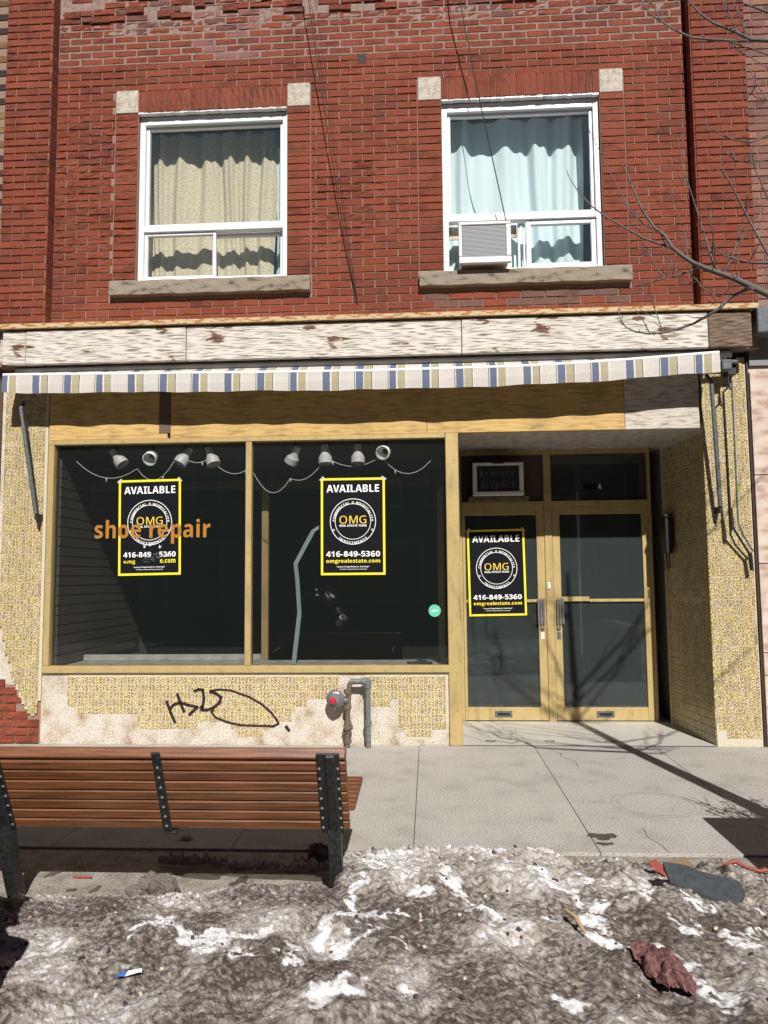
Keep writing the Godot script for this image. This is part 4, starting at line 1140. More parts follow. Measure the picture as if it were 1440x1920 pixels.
func spotlights() -> void:
	var spots := [[-3.15, Vector3(0.6, -0.75, 0.1)], [-2.77, Vector3(0.0, -0.5, 0.9)], [-2.43, Vector3(-0.45, -0.8, 0.3)], [-2.18, Vector3(0.35, -0.9, 0.2)], [-1.32, Vector3(-0.45, -0.75, -0.4)], [-1.02, Vector3(0.05, -1, 0.1)], [-0.69, Vector3(0, -1, 0.1)], [-0.41, Vector3(-0.25, -0.3, 0.9)]]
	for s in spots:
		var t := thing("spotlight", "white ceiling spotlight hanging behind the shop window", "spotlight", Vector3(s[0] * 0.971, 2.92, -0.135), "white spotlights along the shop window")
		var d: Vector3 = s[1].normalized()
		var st := MB.new()
		st.tube([Vector3(0, 0.02, 0), Vector3(0, -0.14, 0)], [0.008], 6)
		st.cbox(Vector3(0, -0.008, 0), Vector3(0.06, 0.014, 0.04), 0.003)
		put("stem", st, M.black_metal, t)
		var sh := MB.new()
		var p := Vector3(0, -0.17, 0) - d * 0.07
		sh.lathe(p, d, [[0.0, 0.0], [0.0, 0.034], [0.06, 0.037], [0.10, 0.05], [0.125, 0.066], [0.185, 0.068], [0.185, 0.062], [0.13, 0.058], [0.10, 0.03]], 20)
		put("shade", sh, M.white_lamp, t)
	var cord := MB.new()
	var pts := []
	var anchors := [Vector3(-3.45, 2.70, -0.11), Vector3(-2.85, 2.62, -0.14), Vector3(-2.43, 2.78, -0.13), Vector3(-2.12, 2.72, -0.13), Vector3(-1.72, 2.62, -0.14), Vector3(-1.33, 2.50, -0.14), Vector3(-0.98, 2.70, -0.13), Vector3(-0.45, 2.70, -0.13), Vector3(0.10, 2.74, -0.14)]
	for i in anchors.size() - 1:
		for k in 8:
			var s := k / 8.0
			pts.append(anchors[i].lerp(anchors[i + 1], s) + Vector3(0, -0.2 * (1 + 0.5 * sin(i * 2.0)) * s * (1 - s) * 2.6, 0))
	cord.tube(pts, [0.004], 5)
	var t := thing("light_string", "pale drooping string light cord inside the shop window", "string lights")
	put("cord", cord, M.white_plastic, t)
	for i in range(4, pts.size(), 9):
		var b := MB.new()
		b.lathe(pts[i], Vector3(0.1, -1, 0.1).normalized(), [[0, 0.006], [0.015, 0.009], [0.035, 0.004], [0.04, 0]], 8)
		put("bulb", b, M.white_plastic, t)
	var sp := MB.new()
	var q := [Vector3(-1.03, 2.08, -0.30), Vector3(-1.15, 2.0, -0.28), Vector3(-1.32, 1.68, -0.26), Vector3(-1.30, 1.52, -0.25), Vector3(-1.28, 1.2, -0.25), Vector3(-1.33, 0.72, -0.22)]
	for i in q.size() - 1:
		sp.quad(q[i], q[i] + Vector3(0.042, -0.01, 0.01), q[i + 1] + Vector3(0.042, -0.01, 0.01), q[i + 1])
		sp.quad(q[i] + Vector3(0, 0, -0.004), q[i + 1] + Vector3(0, 0, -0.004), q[i + 1] + Vector3(0.042, -0.01, 0.006), q[i] + Vector3(0.042, -0.01, 0.006))
	meta(put("torn_film", sp, M.strip_plastic), "torn strip of bluish film hanging behind the shop window", "film strip")
	var tb := MB.new()
	tb.tube([Vector3(-0.22, 0.722, -0.24), Vector3(0.02, 0.724, -0.20)], [0.014], 8)
	meta(put("black_tube", tb, M.black_metal), "short black tube lying on the display floor", "tube")
	meta(put("paper_scrap", _box(Vector3(-0.62, 0.7005, -0.30), Vector3(-0.52, 0.706, -0.24)), M.poster_white), "scrap of white paper lying on the display floor", "paper")

# ---------------------------------------------------------------- street
func pavement() -> void:
	structure("ground", _box(Vector3(-150, -0.5, -60), Vector3(150, -0.16, 160)), M.asphalt)
	var side := structure("pavement", _box(Vector3(-9, -0.159, -0.3), Vector3(9, -0.018, 2.745)), M.joint_dirt)
	var xs := [-8.5, -7.45, -6.4, -5.35, -4.3, -3.25, -2.2, -1.15, -0.11, 0.93, 2.0, 3.05, 4.1, 5.15, 6.2, 7.25]
	for k in xs.size() - 1:
		var mb := MB.new()
		var t := rng.randf_range(0.92, 1.04)
		mb.col = Color(t, t, t * rng.randf_range(0.96, 1.0))
		mb.cbox(Vector3((xs[k] + xs[k + 1]) / 2, -0.03, 1.3675), Vector3(xs[k + 1] - xs[k] - 0.004, 0.06, 2.725), 0.003)
		put("paving_slab", mb, M.concrete, side)
	# worn crack, a round cover and damp marks
	var mh := MB.new()
	for rr in [0.245, 0.285]:
		for k in 40:
			var a := TAU * k / 40
			var b := TAU * (k + 1) / 40
			var c := Vector3(1.5, 0.0012, 1.79)
			mb_ring(mh, c, a, b, rr, rr + 0.007)
	put("cover_groove", mh, M.worn_groove, side)
	for s in [[Vector2(1.0, 2.45), 0.085, 0.055, 3], [Vector2(0.985, 2.58), 0.05, 0.025, 9]]:
		put("damp_mark", blob(s[0], s[1], s[2], 0.0012, s[3]), M.wet_concrete, side)
	var cr := MB.new()
	for path in [[Vector2(1.03, 0.12), Vector2(1.12, 0.28), Vector2(1.10, 0.42), Vector2(1.19, 0.6), Vector2(1.17, 0.85)], [Vector2(1.28, 2.3), Vector2(1.26, 2.45), Vector2(1.30, 2.6), Vector2(1.31, 2.72)]]:
		for i in path.size() - 1:
			var a := Vector3(path[i].x, 0.0011, path[i].y)
			var b := Vector3(path[i + 1].x, 0.0011, path[i + 1].y)
			var d := (b - a).cross(Vector3.UP).normalized() * 0.004
			cr.face(a - d, a + d, b + d * 0.6, b - d * 0.6, Vector3.UP)
	put("crack", cr, M.joint_dirt, side)
	var kerb := structure("kerb", _box(Vector3(-9, -0.159, 2.76), Vector3(9, -0.006, 4.3)), M.kerb_concrete)
	for s in [[Vector2(-1.25, 3.06), 0.24, 0.085, 4], [Vector2(-0.78, 3.10), 0.28, 0.06, 5], [Vector2(-0.98, 3.20), 0.04, 0.08, 6], [Vector2(-2.0, 3.1), 0.03, 0.06, 8]]:
		put("damp_mark", blob(s[0], s[1], s[2], -0.0045, s[3]), M.wet_concrete, kerb)

func mb_ring(mb: MB, c: Vector3, a: float, b: float, r0: float, r1: float) -> void:
	mb.face(c + Vector3(cos(a) * r0, 0, sin(a) * r0), c + Vector3(cos(b) * r0, 0, sin(b) * r0), c + Vector3(cos(b) * r1, 0, sin(b) * r1), c + Vector3(cos(a) * r1, 0, sin(a) * r1), Vector3.UP)

func blob(c: Vector2, rx: float, rz: float, y: float, sd: int) -> MB:
	var mb := MB.new()
	var p := []
	for k in 40:
		var a := TAU * k / 40
		var r := 1.0 + 0.2 * sin(a * 3 + sd) + 0.13 * sin(a * 5 + sd * 2.0) + 0.08 * sin(a * 9 + sd)
		p.append(Vector3(c.x + cos(a) * rx * r, y, c.y + sin(a) * rz * r))
	for k in 40: mb.face(Vector3(c.x, y, c.y), p[k], p[(k + 1) % 40], Vector3(c.x, y, c.y), Vector3.UP)
	return mb

var ZB := [Vector2(-2.180, 3.482), Vector2(-2.076, 3.478), Vector2(-1.773, 3.455), Vector2(-1.437, 3.443), Vector2(-1.228, 3.447), Vector2(-0.870, 3.321), Vector2(-0.558, 3.284), Vector2(-0.461, 3.307), Vector2(-0.459, 2.978), Vector2(-0.434, 2.795), Vector2(-0.094, 2.767), Vector2(0.553, 2.770), Vector2(0.680, 2.886), Vector2(0.875, 2.894), Vector2(1.084, 2.948), Vector2(1.305, 3.027), Vector2(1.434, 2.965), Vector2(1.580, 3.074), Vector2(1.680, 3.084), Vector2(1.786, 3.080)]
var hn: FastNoiseLite
var hn2: FastNoiseLite
var ice_n := FastNoiseLite.new()

func bank_edge(x: float) -> float:
	if x <= ZB[0].x: return ZB[0].y
	for i in ZB.size() - 1:
		if x <= ZB[i + 1].x: return lerpf(ZB[i].y, ZB[i + 1].y, (x - ZB[i].x) / maxf(0.001, ZB[i + 1].x - ZB[i].x))
	return ZB[-1].y

func snow_height(x: float, z: float) -> float:
	var d := z - bank_edge(x) - 0.05 * hn2.get_noise_2d(x * 260, z * 260)
	if d < 0: return -0.03
	var rise := 1 - exp(-d / 0.28)
	var far := clampf((z - 6.0) / 1.5, 0, 1)
	var lump := 0.062 * hn.get_noise_2d(x * 100, z * 100) + 0.009 * hn2.get_noise_2d(x * 100, z * 100) + 0.0035 * hn2.get_noise_2d(x * 300 + 70, z * 300)
	var crust := smoothstep(-0.5, -0.3, x) * exp(-d / 0.5)
	lump += 0.11 * maxf(0.0, hn2.get_noise_2d(x * 110 + 33, z * 110)) * crust
	lump -= 0.030 * clampf(ice_n.get_noise_2d(x * 100 + 9 * hn2.get_noise_2d(x * 90, z * 90), z * 100) + 1.0, 0.0, 1.0) * (0.25 + crust)
	return (-0.01 + 0.16 * rise + lump * (0.25 + 0.75 * rise) + 0.02 * minf(1.0, d / 0.03)) * (1 - far) - far * 0.17

func snow_bank() -> void:
	hn = noise(0.02, 7, 3)
	hn2 = noise(0.06, 17, 4)
	var ST := [
	[0.030, [Vector2(-1.131, 3.964), Vector2(-1.048, 4.057), Vector2(-0.985, 4.119), Vector2(-0.916, 4.203), Vector2(-0.831, 4.212)]],
	[0.028, [Vector2(-0.960, 4.095), Vector2(-0.853, 4.136), Vector2(-0.787, 4.125), Vector2(-0.686, 4.134), Vector2(-0.633, 4.141)]],
	[0.030, [Vector2(-0.919, 4.195), Vector2(-0.874, 4.172), Vector2(-0.797, 4.190)]],
	[0.020, [Vector2(-0.727, 4.278), Vector2(-0.663, 4.299)]],
	[0.032, [Vector2(-0.443, 4.168), Vector2(-0.420, 4.065), Vector2(-0.377, 4.003), Vector2(-0.316, 3.968), Vector2(-0.262, 3.931)]],
	[0.018, [Vector2(-0.262, 3.931), Vector2(-0.204, 3.914), Vector2(-0.132, 3.896)]],
	[0.020, [Vector2(-0.330, 3.904), Vector2(-0.350, 3.779), Vector2(-0.333, 3.630), Vector2(-0.290, 3.568)]],
	[0.022, [Vector2(-0.386, 4.248), Vector2(-0.336, 4.180), Vector2(-0.285, 4.161), Vector2(-0.215, 4.080)]],
	[0.020, [Vector2(-0.556, 4.295), Vector2(-0.520, 4.332), Vector2(-0.503, 4.383)]],
	[0.014, [Vector2(-0.505, 4.187), Vector2(-0.541, 4.302)]],
	[0.014, [Vector2(-0.175, 4.166), Vector2(-0.094, 4.196)]],
	[0.055, [Vector2(-0.387, 4.613), Vector2(-0.337, 4.598), Vector2(-0.294, 4.565)]],
	[0.030, [Vector2(-0.100, 4.548), Vector2(-0.070, 4.553)]],
	[0.022, [Vector2(0.152, 3.901), Vector2(0.207, 3.957), Vector2(0.273, 4.007)]],
	[0.030, [Vector2(0.383, 3.302), Vector2(0.459, 3.368), Vector2(0.519, 3.540), Vector2(0.578, 3.615), Vector2(0.630, 3.710), Vector2(0.649, 3.795), Vector2(0.723, 3.761)]],
	[0.025, [Vector2(0.683, 3.381), Vector2(0.703, 3.490)]],
	[0.028, [Vector2(0.609, 3.883), Vector2(0.654, 4.010)]],
	[0.028, [Vector2(0.586, 4.102), Vector2(0.623, 4.134), Vector2(0.684, 4.111)]],
	[0.028, [Vector2(0.714, 4.151), Vector2(0.741, 4.211), Vector2(0.770, 4.230), Vector2(0.820, 4.216)]],
	[0.028, [Vector2(0.955, 3.966), Vector2(1.009, 4.010)]],
	[0.030, [Vector2(1.131, 4.063), Vector2(1.126, 4.176), Vector2(1.170, 4.162)]],
	[0.032, [Vector2(0.881, 4.338), Vector2(0.908, 4.451), Vector2(0.940, 4.472), Vector2(0.944, 4.566)]],
	[0.032, [Vector2(0.409, 4.527), Vector2(0.436, 4.566), Vector2(0.467, 4.555)]],
	[0.030, [Vector2(1.349, 3.738), Vector2(1.391, 3.804)]],
	[0.026, [Vector2(0.849, 3.735), Vector2(0.898, 3.770)]],
	[0.020, [Vector2(0.478, 3.952), Vector2(0.493, 3.961)]],
	[0.030, [Vector2(-0.317, 3.326), Vector2(-0.181, 3.457), Vector2(-0.055, 3.453)]],
	[0.030, [Vector2(-0.100, 3.697), Vector2(-0.029, 3.751)]],
	[0.030, [Vector2(0.044, 3.513), Vector2(0.151, 3.798)]],
	[0.020, [Vector2(-1.159, 4.161), Vector2(-1.039, 4.019)]],
	[0.020, [Vector2(-0.374, 3.970), Vector2(-0.324, 4.039)]],
	[0.020, [Vector2(-0.057, 3.317), Vector2(0.101, 3.255), Vector2(0.309, 3.270)]],
	[0.020, [Vector2(1.217, 4.047), Vector2(1.307, 3.976)]],
	[0.015, [Vector2(1.069, 3.764), Vector2(1.131, 3.839)]]]
	var grit := noise(0.25, 23, 3)
	ice_n = noise(0.16, 71, 2, FastNoiseLite.TYPE_CELLULAR)
	ice_n.cellular_return_type = FastNoiseLite.RETURN_DISTANCE
	var patch := noise(0.018, 29, 4)
	var wob := noise(0.10, 37, 3)
	var xs := PackedFloat32Array()
	var zs := PackedFloat32Array()
	var x := -8.0
	while x < 8.0:
		xs.append(x)
		x += 0.0075 if x > -2.35 and x < 2.05 else 0.06
	var z := 2.72
	while z < 7.6:
		zs.append(z)
		z += 0.0075 if z < 4.75 else 0.06
	var nx := xs.size()
	var nz := zs.size()
	var v := PackedVector3Array()
	var c := PackedColorArray()
	v.resize(nx * nz); c.resize(nx * nz)
	var r := RandomNumberGenerator.new()
	r.seed = 3
	for j in nz:
		for i in nx:
			var px := xs[i]
			var pz := zs[j]
			var k := j * nx + i
			v[k] = Vector3(px, snow_height(px, pz) + r.randf_range(-0.0034, 0.0034), pz)
			var p := patch.get_noise_2d(px * 100, pz * 100)
			var g := grit.get_noise_2d(px * 100, pz * 100)
			# dirt carried in the melted bank: browner towards the road, paler beside the pavement to the right of the bench
			var pale := smoothstep(-0.55, -0.2, px) * (1 - smoothstep(0.75, 1.1, px)) * (1 - smoothstep(3.25, 3.75, pz))
			var dirt := clampf(0.46 + p * 0.9 + g * 0.8 - pale * 0.62 + 0.16 * smoothstep(0.2, 0.9, px) + 0.10 * smoothstep(3.7, 4.3, pz), 0, 1)
			var base := Color(0.50, 0.465, 0.43).lerp(Color(0.082, 0.062, 0.049), clampf(dirt + r.randf_range(-0.28, 0.34), 0, 1))
			var w := 0.0
			if px > -2.2 and px < 2.0 and pz < 4.9:
				var q := Vector2(px + 0.06 * wob.get_noise_2d(px * 100, pz * 100), pz + 0.09 * wob.get_noise_2d(px * 100 + 500, pz * 100))
				for s in ST:
					var pts: Array = s[1]
					if absf(pts[0].x - px) > 0.6: continue
					for m in pts.size() - 1:
						var d := q.distance_to(Geometry2D.get_closest_point_to_segment(q, pts[m], pts[m + 1]))
						w = maxf(w, 1 - smoothstep(s[0] * 0.75, s[0] * 1.1, d))
			var extra := smoothstep(0.40, 0.60, p * -0.8 + g * 0.6 + pale * 0.38)
			w = clampf(maxf(w * (1.0 + g * 0.35), extra * 0.8), 0, 1)
			c[k] = base.lerp(Color(0.86, 0.88, 0.91), w)
	var idx := PackedInt32Array()
	for j in nz - 1:
		for i in nx - 1:
			var a := j * nx + i
			if v[a].y < -0.025 and v[a + nx].y < -0.025 and v[a + 1].y < -0.025 and v[a + nx + 1].y < -0.025: continue
			idx.append_array([a, a + 1, a + nx + 1, a, a + nx + 1, a + nx])
	var nrm := PackedVector3Array()
	nrm.resize(nx * nz)
	for j in nz:
		for i in nx:
			var a := v[j * nx + mini(i + 1, nx - 1)] - v[j * nx + maxi(i - 1, 0)]
			var b := v[mini(j + 1, nz - 1) * nx + i] - v[maxi(j - 1, 0) * nx + i]
			nrm[j * nx + i] = b.cross(a).normalized()
	var arr := []
	arr.resize(Mesh.ARRAY_MAX)
	arr[Mesh.ARRAY_VERTEX] = v; arr[Mesh.ARRAY_NORMAL] = nrm; arr[Mesh.ARRAY_COLOR] = c; arr[Mesh.ARRAY_INDEX] = idx
	var m := ArrayMesh.new()
	m.add_surface_from_arrays(Mesh.PRIMITIVE_TRIANGLES, arr)
	var o := put("snow_bank", m, M.snow)
	meta(o, "dirty brown snow bank streaked with clean white snow", "snow", "", "stuff")
	# a thin ridge of snow left on the kerb behind the bench
	var rd := MB.new()
	for s in [[-1.5, -1.12, 2.93, 0.07], [-1.1, -0.46, 2.99, 0.06], [-0.75, -0.44, 2.90, 0.05]]:
		var n := 60
		for i in n:
			for j in 6:
				var f := func(ii: int, jj: int) -> Vector3:
					var sx := ii / float(n)
					var sz := jj / 6.0
					var xx := lerpf(s[0], s[1], sx)
					var wide := 0.13 * (0.5 + 0.5 * absf(hn2.get_noise_2d(xx * 150, 9.0))) * sin(PI * clampf(sx, 0.02, 0.98)) ** 0.4
					var zz: float = s[2] + 0.05 * hn2.get_noise_2d(xx * 90, 40.0) + (sz - 0.5) * wide
					var hh: float = -0.012 + s[3] * sin(PI * sz) * (0.6 + 0.7 * hn2.get_noise_2d(xx * 260, zz * 260))
					return Vector3(xx, hh, zz)
				rd.col = Color(0.55, 0.53, 0.51).lerp(Color(0.25, 0.22, 0.2), clampf(0.5 + hn2.get_noise_2d(i * 9.0, j * 22.0), 0, 1))
				rd.face(f.call(i, j), f.call(i + 1, j), f.call(i + 1, j + 1), f.call(i, j + 1), Vector3.UP)
	meta(put("snow_ridge", rd, M.snow), "thin ridge of melting snow on the kerb beneath the bench", "snow", "", "stuff")

func bench() -> void:
	var t := thing("bench", "slatted brown wooden bench with black iron legs on the kerb", "bench", Vector3(-1.32, 0, 3.38))
	var lean := Basis(Vector3.RIGHT, 0.44)         # the back leans towards the street
	var x0 := -1.16
	var x1 := 0.935
	var low := Vector3(0, 0.362, 0.115)
	var up := lean * Vector3.UP
	var out := lean * Vector3.BACK
	for k in 8:
		var mb := MB.new()
		var tone := rng.randf_range(0.78, 1.15)
		mb.col = Color(tone, tone * rng.randf_range(0.92, 1.05), tone * rng.randf_range(0.85, 1.05))
		var y := 0.026 + k * 0.0555
		var turn := lean
		var at := low + up * y + Vector3((x0 + x1) / 2, 0, 0)
		if k == 7:
			turn = Basis(Vector3.RIGHT, -0.45)
			at += up * -0.004 - out * 0.012
		mb.cbox(at, Vector3(x1 - x0, 0.0512, 0.032), 0.006, turn)
		put("back_slat", mb, M.bench_wood, t)
	for k in 7:
		var mb := MB.new()
		var tone := rng.randf_range(0.8, 1.1)
		mb.col = Color(tone, tone, tone * 0.95)
		mb.cbox(Vector3((x0 + x1) / 2 + 0.0, 0.405 + 0.0035 * k, -0.09 - k * 0.066), Vector3(x1 - x0 + 0.01, 0.032, 0.058), 0.006)
		put("seat_slat", mb, M.bench_wood, t)
	# straps behind the slats, with studs
	for s in [[0.07, 0.042, 1], [0.855, 0.105, 2], [-0.72, 0.105, 2]]:
		var sm := MB.new()
		var c: Vector3 = low + up * 0.215 + out * 0.0215 + Vector3(s[0], 0, 0)
		sm.cbox(c, Vector3(s[1], 0.45, 0.010), 0.003, lean)
		if s[2] == 1: sm.cbox(low + up * -0.02 + out * 0.0 + Vector3(s[0] + 0.015, 0, 0), Vector3(0.05, 0.02, 0.05), 0.004, lean)
		var strap := put("back_strap", sm, M.iron, t)
		for col in s[2]:
			for k in 7:
				var st := MB.new()
				var dx: float = 0.0 if s[2] == 1 else (col * 2 - 1) * 0.042
				var p := low + up * (0.026 + k * 0.0555) + out * 0.0255 + Vector3(s[0] + dx, 0, 0)
				st.lathe(p, out, [[0, 0.0075], [0.003, 0.0065], [0.005, 0.003], [0.0055, 0.0]], 8)
				put("stud", st, M.stud, strap)
		if s[2] == 2:
			var lm := MB.new()
			# rear leg: a broad blade from the ground up behind the strap, and a front leg with arm rest
			var prev := []
			for i in 9:
				var f := i / 8.0
				var p := Vector3(s[0] + 0.012, 0, 0.03).lerp(low + up * 0.02 + out * 0.02 + Vector3(s[0] + 0.012, 0, 0), f)
				p.z += 0.02 * sin(PI * f)
				var w := lerpf(0.056, 0.062, f)
				var dd := lerpf(0.075, 0.05, f)
				var q := [p + Vector3(-w / 2, 0, dd / 2), p + Vector3(w / 2, 0, dd / 2), p + Vector3(w / 2, 0, -dd / 2), p + Vector3(-w / 2, 0, -dd / 2)]
				if prev:
					var outs := [Vector3.BACK, Vector3.RIGHT, Vector3.FORWARD, Vector3.LEFT]
					for e in 4: lm.face(prev[e], prev[(e + 1) % 4], q[(e + 1) % 4], q[e], outs[e])
				prev = q
			lm.cbox(low + up * 0.215 + out * 0.033 + Vector3(s[0] + 0.012, 0, 0), Vector3(0.05, 0.45, 0.022), 0.008, lean)
			put("leg", lm, M.iron, t)
			var fm := MB.new()
			fm.cbox(Vector3(s[0], 0.375, -0.28), Vector3(0.045, 0.026, 0.48), 0.005)
			put("seat_bracket", fm, M.iron, t)
			var am := MB.new()
			am.tube([Vector3(s[0] - 0.03, 0.39, -0.50), Vector3(s[0] - 0.03, 0.54, -0.50), Vector3(s[0] - 0.03, 0.57, -0.46), Vector3(s[0] - 0.03, 0.57, -0.01)], [0.017], 8)
			put("arm_rest", am, M.iron, t)

func smooth_grid(mb: MB, f: Callable, nx: int, ny: int) -> void:
	var p := []
	for j in ny + 1:
		for i in nx + 1: p.append(f.call(i, j))
	var w := nx + 1
	var q := []
	for j in ny + 1:
		for i in nx + 1:
			var dx: Vector3 = p[j * w + mini(i + 1, nx)] - p[j * w + maxi(i - 1, 0)]
			var dz: Vector3 = p[mini(j + 1, ny) * w + i] - p[maxi(j - 1, 0) * w + i]
			q.append(dz.cross(dx).normalized())
	for j in ny:
		for i in nx:
			var a := j * w + i
			mb.tri_n(p[a], p[a + 1], p[a + w + 1], q[a], q[a + 1], q[a + w + 1])
			mb.tri_n(p[a], p[a + w + 1], p[a + w], q[a], q[a + w + 1], q[a + w])

func debris() -> void:
	var put_on := func(x: float, z: float) -> Vector3: return Vector3(x, maxf(snow_height(x, z), -0.006), z)
	# crumpled pink cloth
	var cm := MB.new()
	var cn := noise(0.09, 51, 2)
	var n := 26
	var at: Vector3 = put_on.call(0.79, 4.38)
	var f := func(i: int, j: int) -> Vector3:
		var s := i / float(n) - 0.5
		var q := j / float(n) - 0.5
		var ww := 0.15 * (1 - 0.35 * (q + 0.5) * (q + 0.5)) * (1.0 if q > -0.42 else 0.7)
		var px: float = at.x + s * ww + 0.05 * q + 0.01 * cn.get_noise_2d(i * 2.0, j * 2.0)
		var pz: float = at.z + q * 0.25 + 0.02 * sin(s * 7)
		var hump := 0.06 * (1 - pow(absf(s * 2), 3.0)) * (1 - pow(absf(q * 2), 4.0))
		return Vector3(px, at.y + 0.012 + hump * (0.75 + 0.5 * cn.get_noise_2d(i * 1.4, j * 1.4)) + 0.03 * absf(cn.get_noise_2d(i * 2.0 + 9, j * 0.7)), pz)
	smooth_grid(cm, f, n, n)
	var cl := thing("dropped_cloth", "crumpled dirty pink cloth lying on the snow bank", "cloth")
	put("cloth", cm, M.pink_cloth, cl)
	var fl := MB.new()
	var a: Vector3 = at + Vector3(-0.09, 0.055, -0.11)
	fl.quad(a, a + Vector3(0.055, 0.01, -0.005), a + Vector3(0.065, -0.02, 0.085), a + Vector3(0.0, -0.02, 0.075))
	put("loose_flap", fl, M.pink_cloth, cl)
	# slate coloured board
	var bm := MB.new()
	var b0: Vector3 = put_on.call(1.03, 3.56) + Vector3(0, 0.10, 0)
	var top := [Vector3(0, 0.02, 0), Vector3(0.10, 0.005, 0.0), Vector3(0.20, -0.02, 0.06), Vector3(0.30, -0.03, 0.08), Vector3(0.30, -0.05, 0.14), Vector3(0.24, -0.075, 0.23), Vector3(0.12, -0.055, 0.17), Vector3(0.0, -0.03, 0.10)]
	for i in range(1, top.size() - 1):
		bm.face(b0 + top[0], b0 + top[i], b0 + top[i + 1], b0 + top[0], Vector3.UP)
	for i in top.size():
		var p: Vector3 = b0 + top[i]
		var q: Vector3 = b0 + top[(i + 1) % top.size()]
		bm.face(p, q, q + Vector3(0, -0.02, 0), p + Vector3(0, -0.02, 0), (p + q) / 2 - b0 - Vector3(0.15, 0, 0.1))
	meta(put("broken_board", bm, M.slate_board), "broken slate grey board lying on the snow by the kerb", "board")
	var rs := MB.new()
	var pts := []
	for k in 9: pts.append(put_on.call(1.38 + k * 0.06, 3.30 + 0.012 * sin(k * 1.8)) + Vector3(0, 0.018 + 0.006 * sin(k * 2.3), 0))
	rs.tube(pts, [0.006, 0.011, 0.007, 0.009], 6)
	meta(put("red_strap", rs, M.red_plastic), "strip of red plastic lying where the snow meets the kerb", "strip")
	var rl := blob(Vector2.ZERO, 0.03, 0.045, 0, 4)
	meta(put("red_scrap", rl, M.red_plastic, self, put_on.call(1.07, 3.33) + Vector3(0, 0.03, 0)), "small red plastic scrap on the snow beside the grey board", "scrap")
	var rso := get_node("red_scrap")
	rso.rotation = Vector3(0.5, 0.3, -0.2)
	var sp := MB.new()
	var s0: Vector3 = put_on.call(0.535, 3.93)
	var s1: Vector3 = put_on.call(0.545, 4.17)
	sp.tube([s0 + Vector3(0, 0.03, 0), s0.lerp(s1, 0.5) + Vector3(0.012, 0.04, 0), s1 + Vector3(0.02, 0.02, 0)], [0.010, 0.011, 0.004], 5)
	meta(put("wood_splinter", sp, M.pale_wood), "long pale wood splinter stuck upright in the dirty snow", "splinter")
	var w0: Vector3 = put_on.call(-1.06, 4.46) + Vector3(0, 0.014, 0)
	var wr := thing("wrapper", "small blue and white wrapper lying on the dirty snow", "wrapper", w0)
	wr.scale = Vector3.ONE * 0.68
	var w1 := MB.new()
	w1.face(Vector3(-0.015, 0, 0.015), Vector3(0.05, 0.012, -0.005), Vector3(0.055, 0.018, -0.035), Vector3(-0.01, 0.012, -0.02), Vector3.UP)
	w1.face(Vector3(0.05, 0.012, -0.005), Vector3(0.062, 0.004, -0.022), Vector3(0.055, 0.018, -0.035), Vector3(0.05, 0.012, -0.005), Vector3.UP)
	put("white_end", w1, M.poster_white, wr)
	var w2 := MB.new()
	w2.face(Vector3(-0.06, 0.004, 0.022), Vector3(-0.016, 0.0, 0.014), Vector3(-0.011, 0.012, -0.02), Vector3(-0.05, 0.008, -0.004), Vector3.UP)
	put("blue_end", w2, M.blue_print, wr)
	# lumps of ice
	var lumps := [["ice_chunk", "grey lump of dirty ice on the kerb below the bench", Vector3(-1.33, 0.03, 3.46), 0.10], ["ice_chunk", "small dark lump of snow under the bench by its far leg", Vector3(-0.62, 0.03, 2.88), 0.06]]
	for l in lumps:
		var mb := MB.new()
		lump(mb, l[2], Vector3(l[3], l[3] * 0.75, l[3] * 0.7), 14, 0.6, int(l[3] * 1000))
		meta(put(l[0], mb, M.ice), l[1], "ice", "lumps of dirty ice")
	var rr := RandomNumberGenerator.new()
	rr.seed = 44
	var cr := MB.new()
	for k in 420:
		var x := rr.randf_range(-2.0, 1.8)
		var z := rr.randf_range(2.9, 4.6)
		if z < bank_edge(x) + 0.02: continue
		var tone := rr.randf_range(0.03, 0.10) if rr.randf() < 0.7 else rr.randf_range(0.3, 0.6)
		cr.col = Color(tone, tone * 0.85, tone * 0.7)
		var sz := rr.randf_range(0.006, 0.018)
		cr.cbox(Vector3(x, snow_height(x, z) + sz * 0.2, z), Vector3(sz, sz * 0.7, sz * rr.randf_range(0.6, 1.4)), sz * 0.2, Basis(Vector3(rr.randf(), rr.randf(), rr.randf()).normalized(), rr.randf() * 6))
	meta(put("gravel", cr, mat("grit", Color(1, 1, 1), 0.9, null, Vector3.ONE, null, 0, true)), "scattered grit and crumbs of ice on the dirty snow", "gravel", "", "stuff")
	# leaves and scraps under the bench
	var bits := [["dry_leaf", "dry_leaf", Vector2(-1.80, 3.33), 0.026, 0.014], ["dry_leaf", "dry_leaf", Vector2(-1.68, 3.32), 0.042, 0.013], ["dry_leaf", "dry_leaf", Vector2(-1.45, 2.58), 0.04, 0.03], ["dry_leaf", "cardboard", Vector2(-0.87, 3.27), 0.035, 0.025], ["dry_leaf", "dry_leaf", Vector2(-1.02, 3.29), 0.016, 0.02]]
	for k in bits.size():
		var bb: Array = bits[k]
		var mb := blob(Vector2.ZERO, bb[3], bb[4], 0, k + 2)
		var o := put(bb[0], mb, M[bb[1]], self, Vector3(bb[2].x, 0.006 if bb[2].y < 2.74 else 0.0, bb[2].y))
		o.rotation = Vector3(0.12, k * 1.3, 0.1)
		meta(o, "dry brown leaf lying on the concrete under the bench", "leaf", "dry leaves under the bench")
	var sw := MB.new()
	sw.tube([Vector3(-1.86, 0.003, 3.175), Vector3(-1.76, 0.004, 3.18)], [0.006], 6)
	meta(put("orange_straw", sw, M.red_plastic), "short orange plastic straw on the concrete under the bench", "straw")
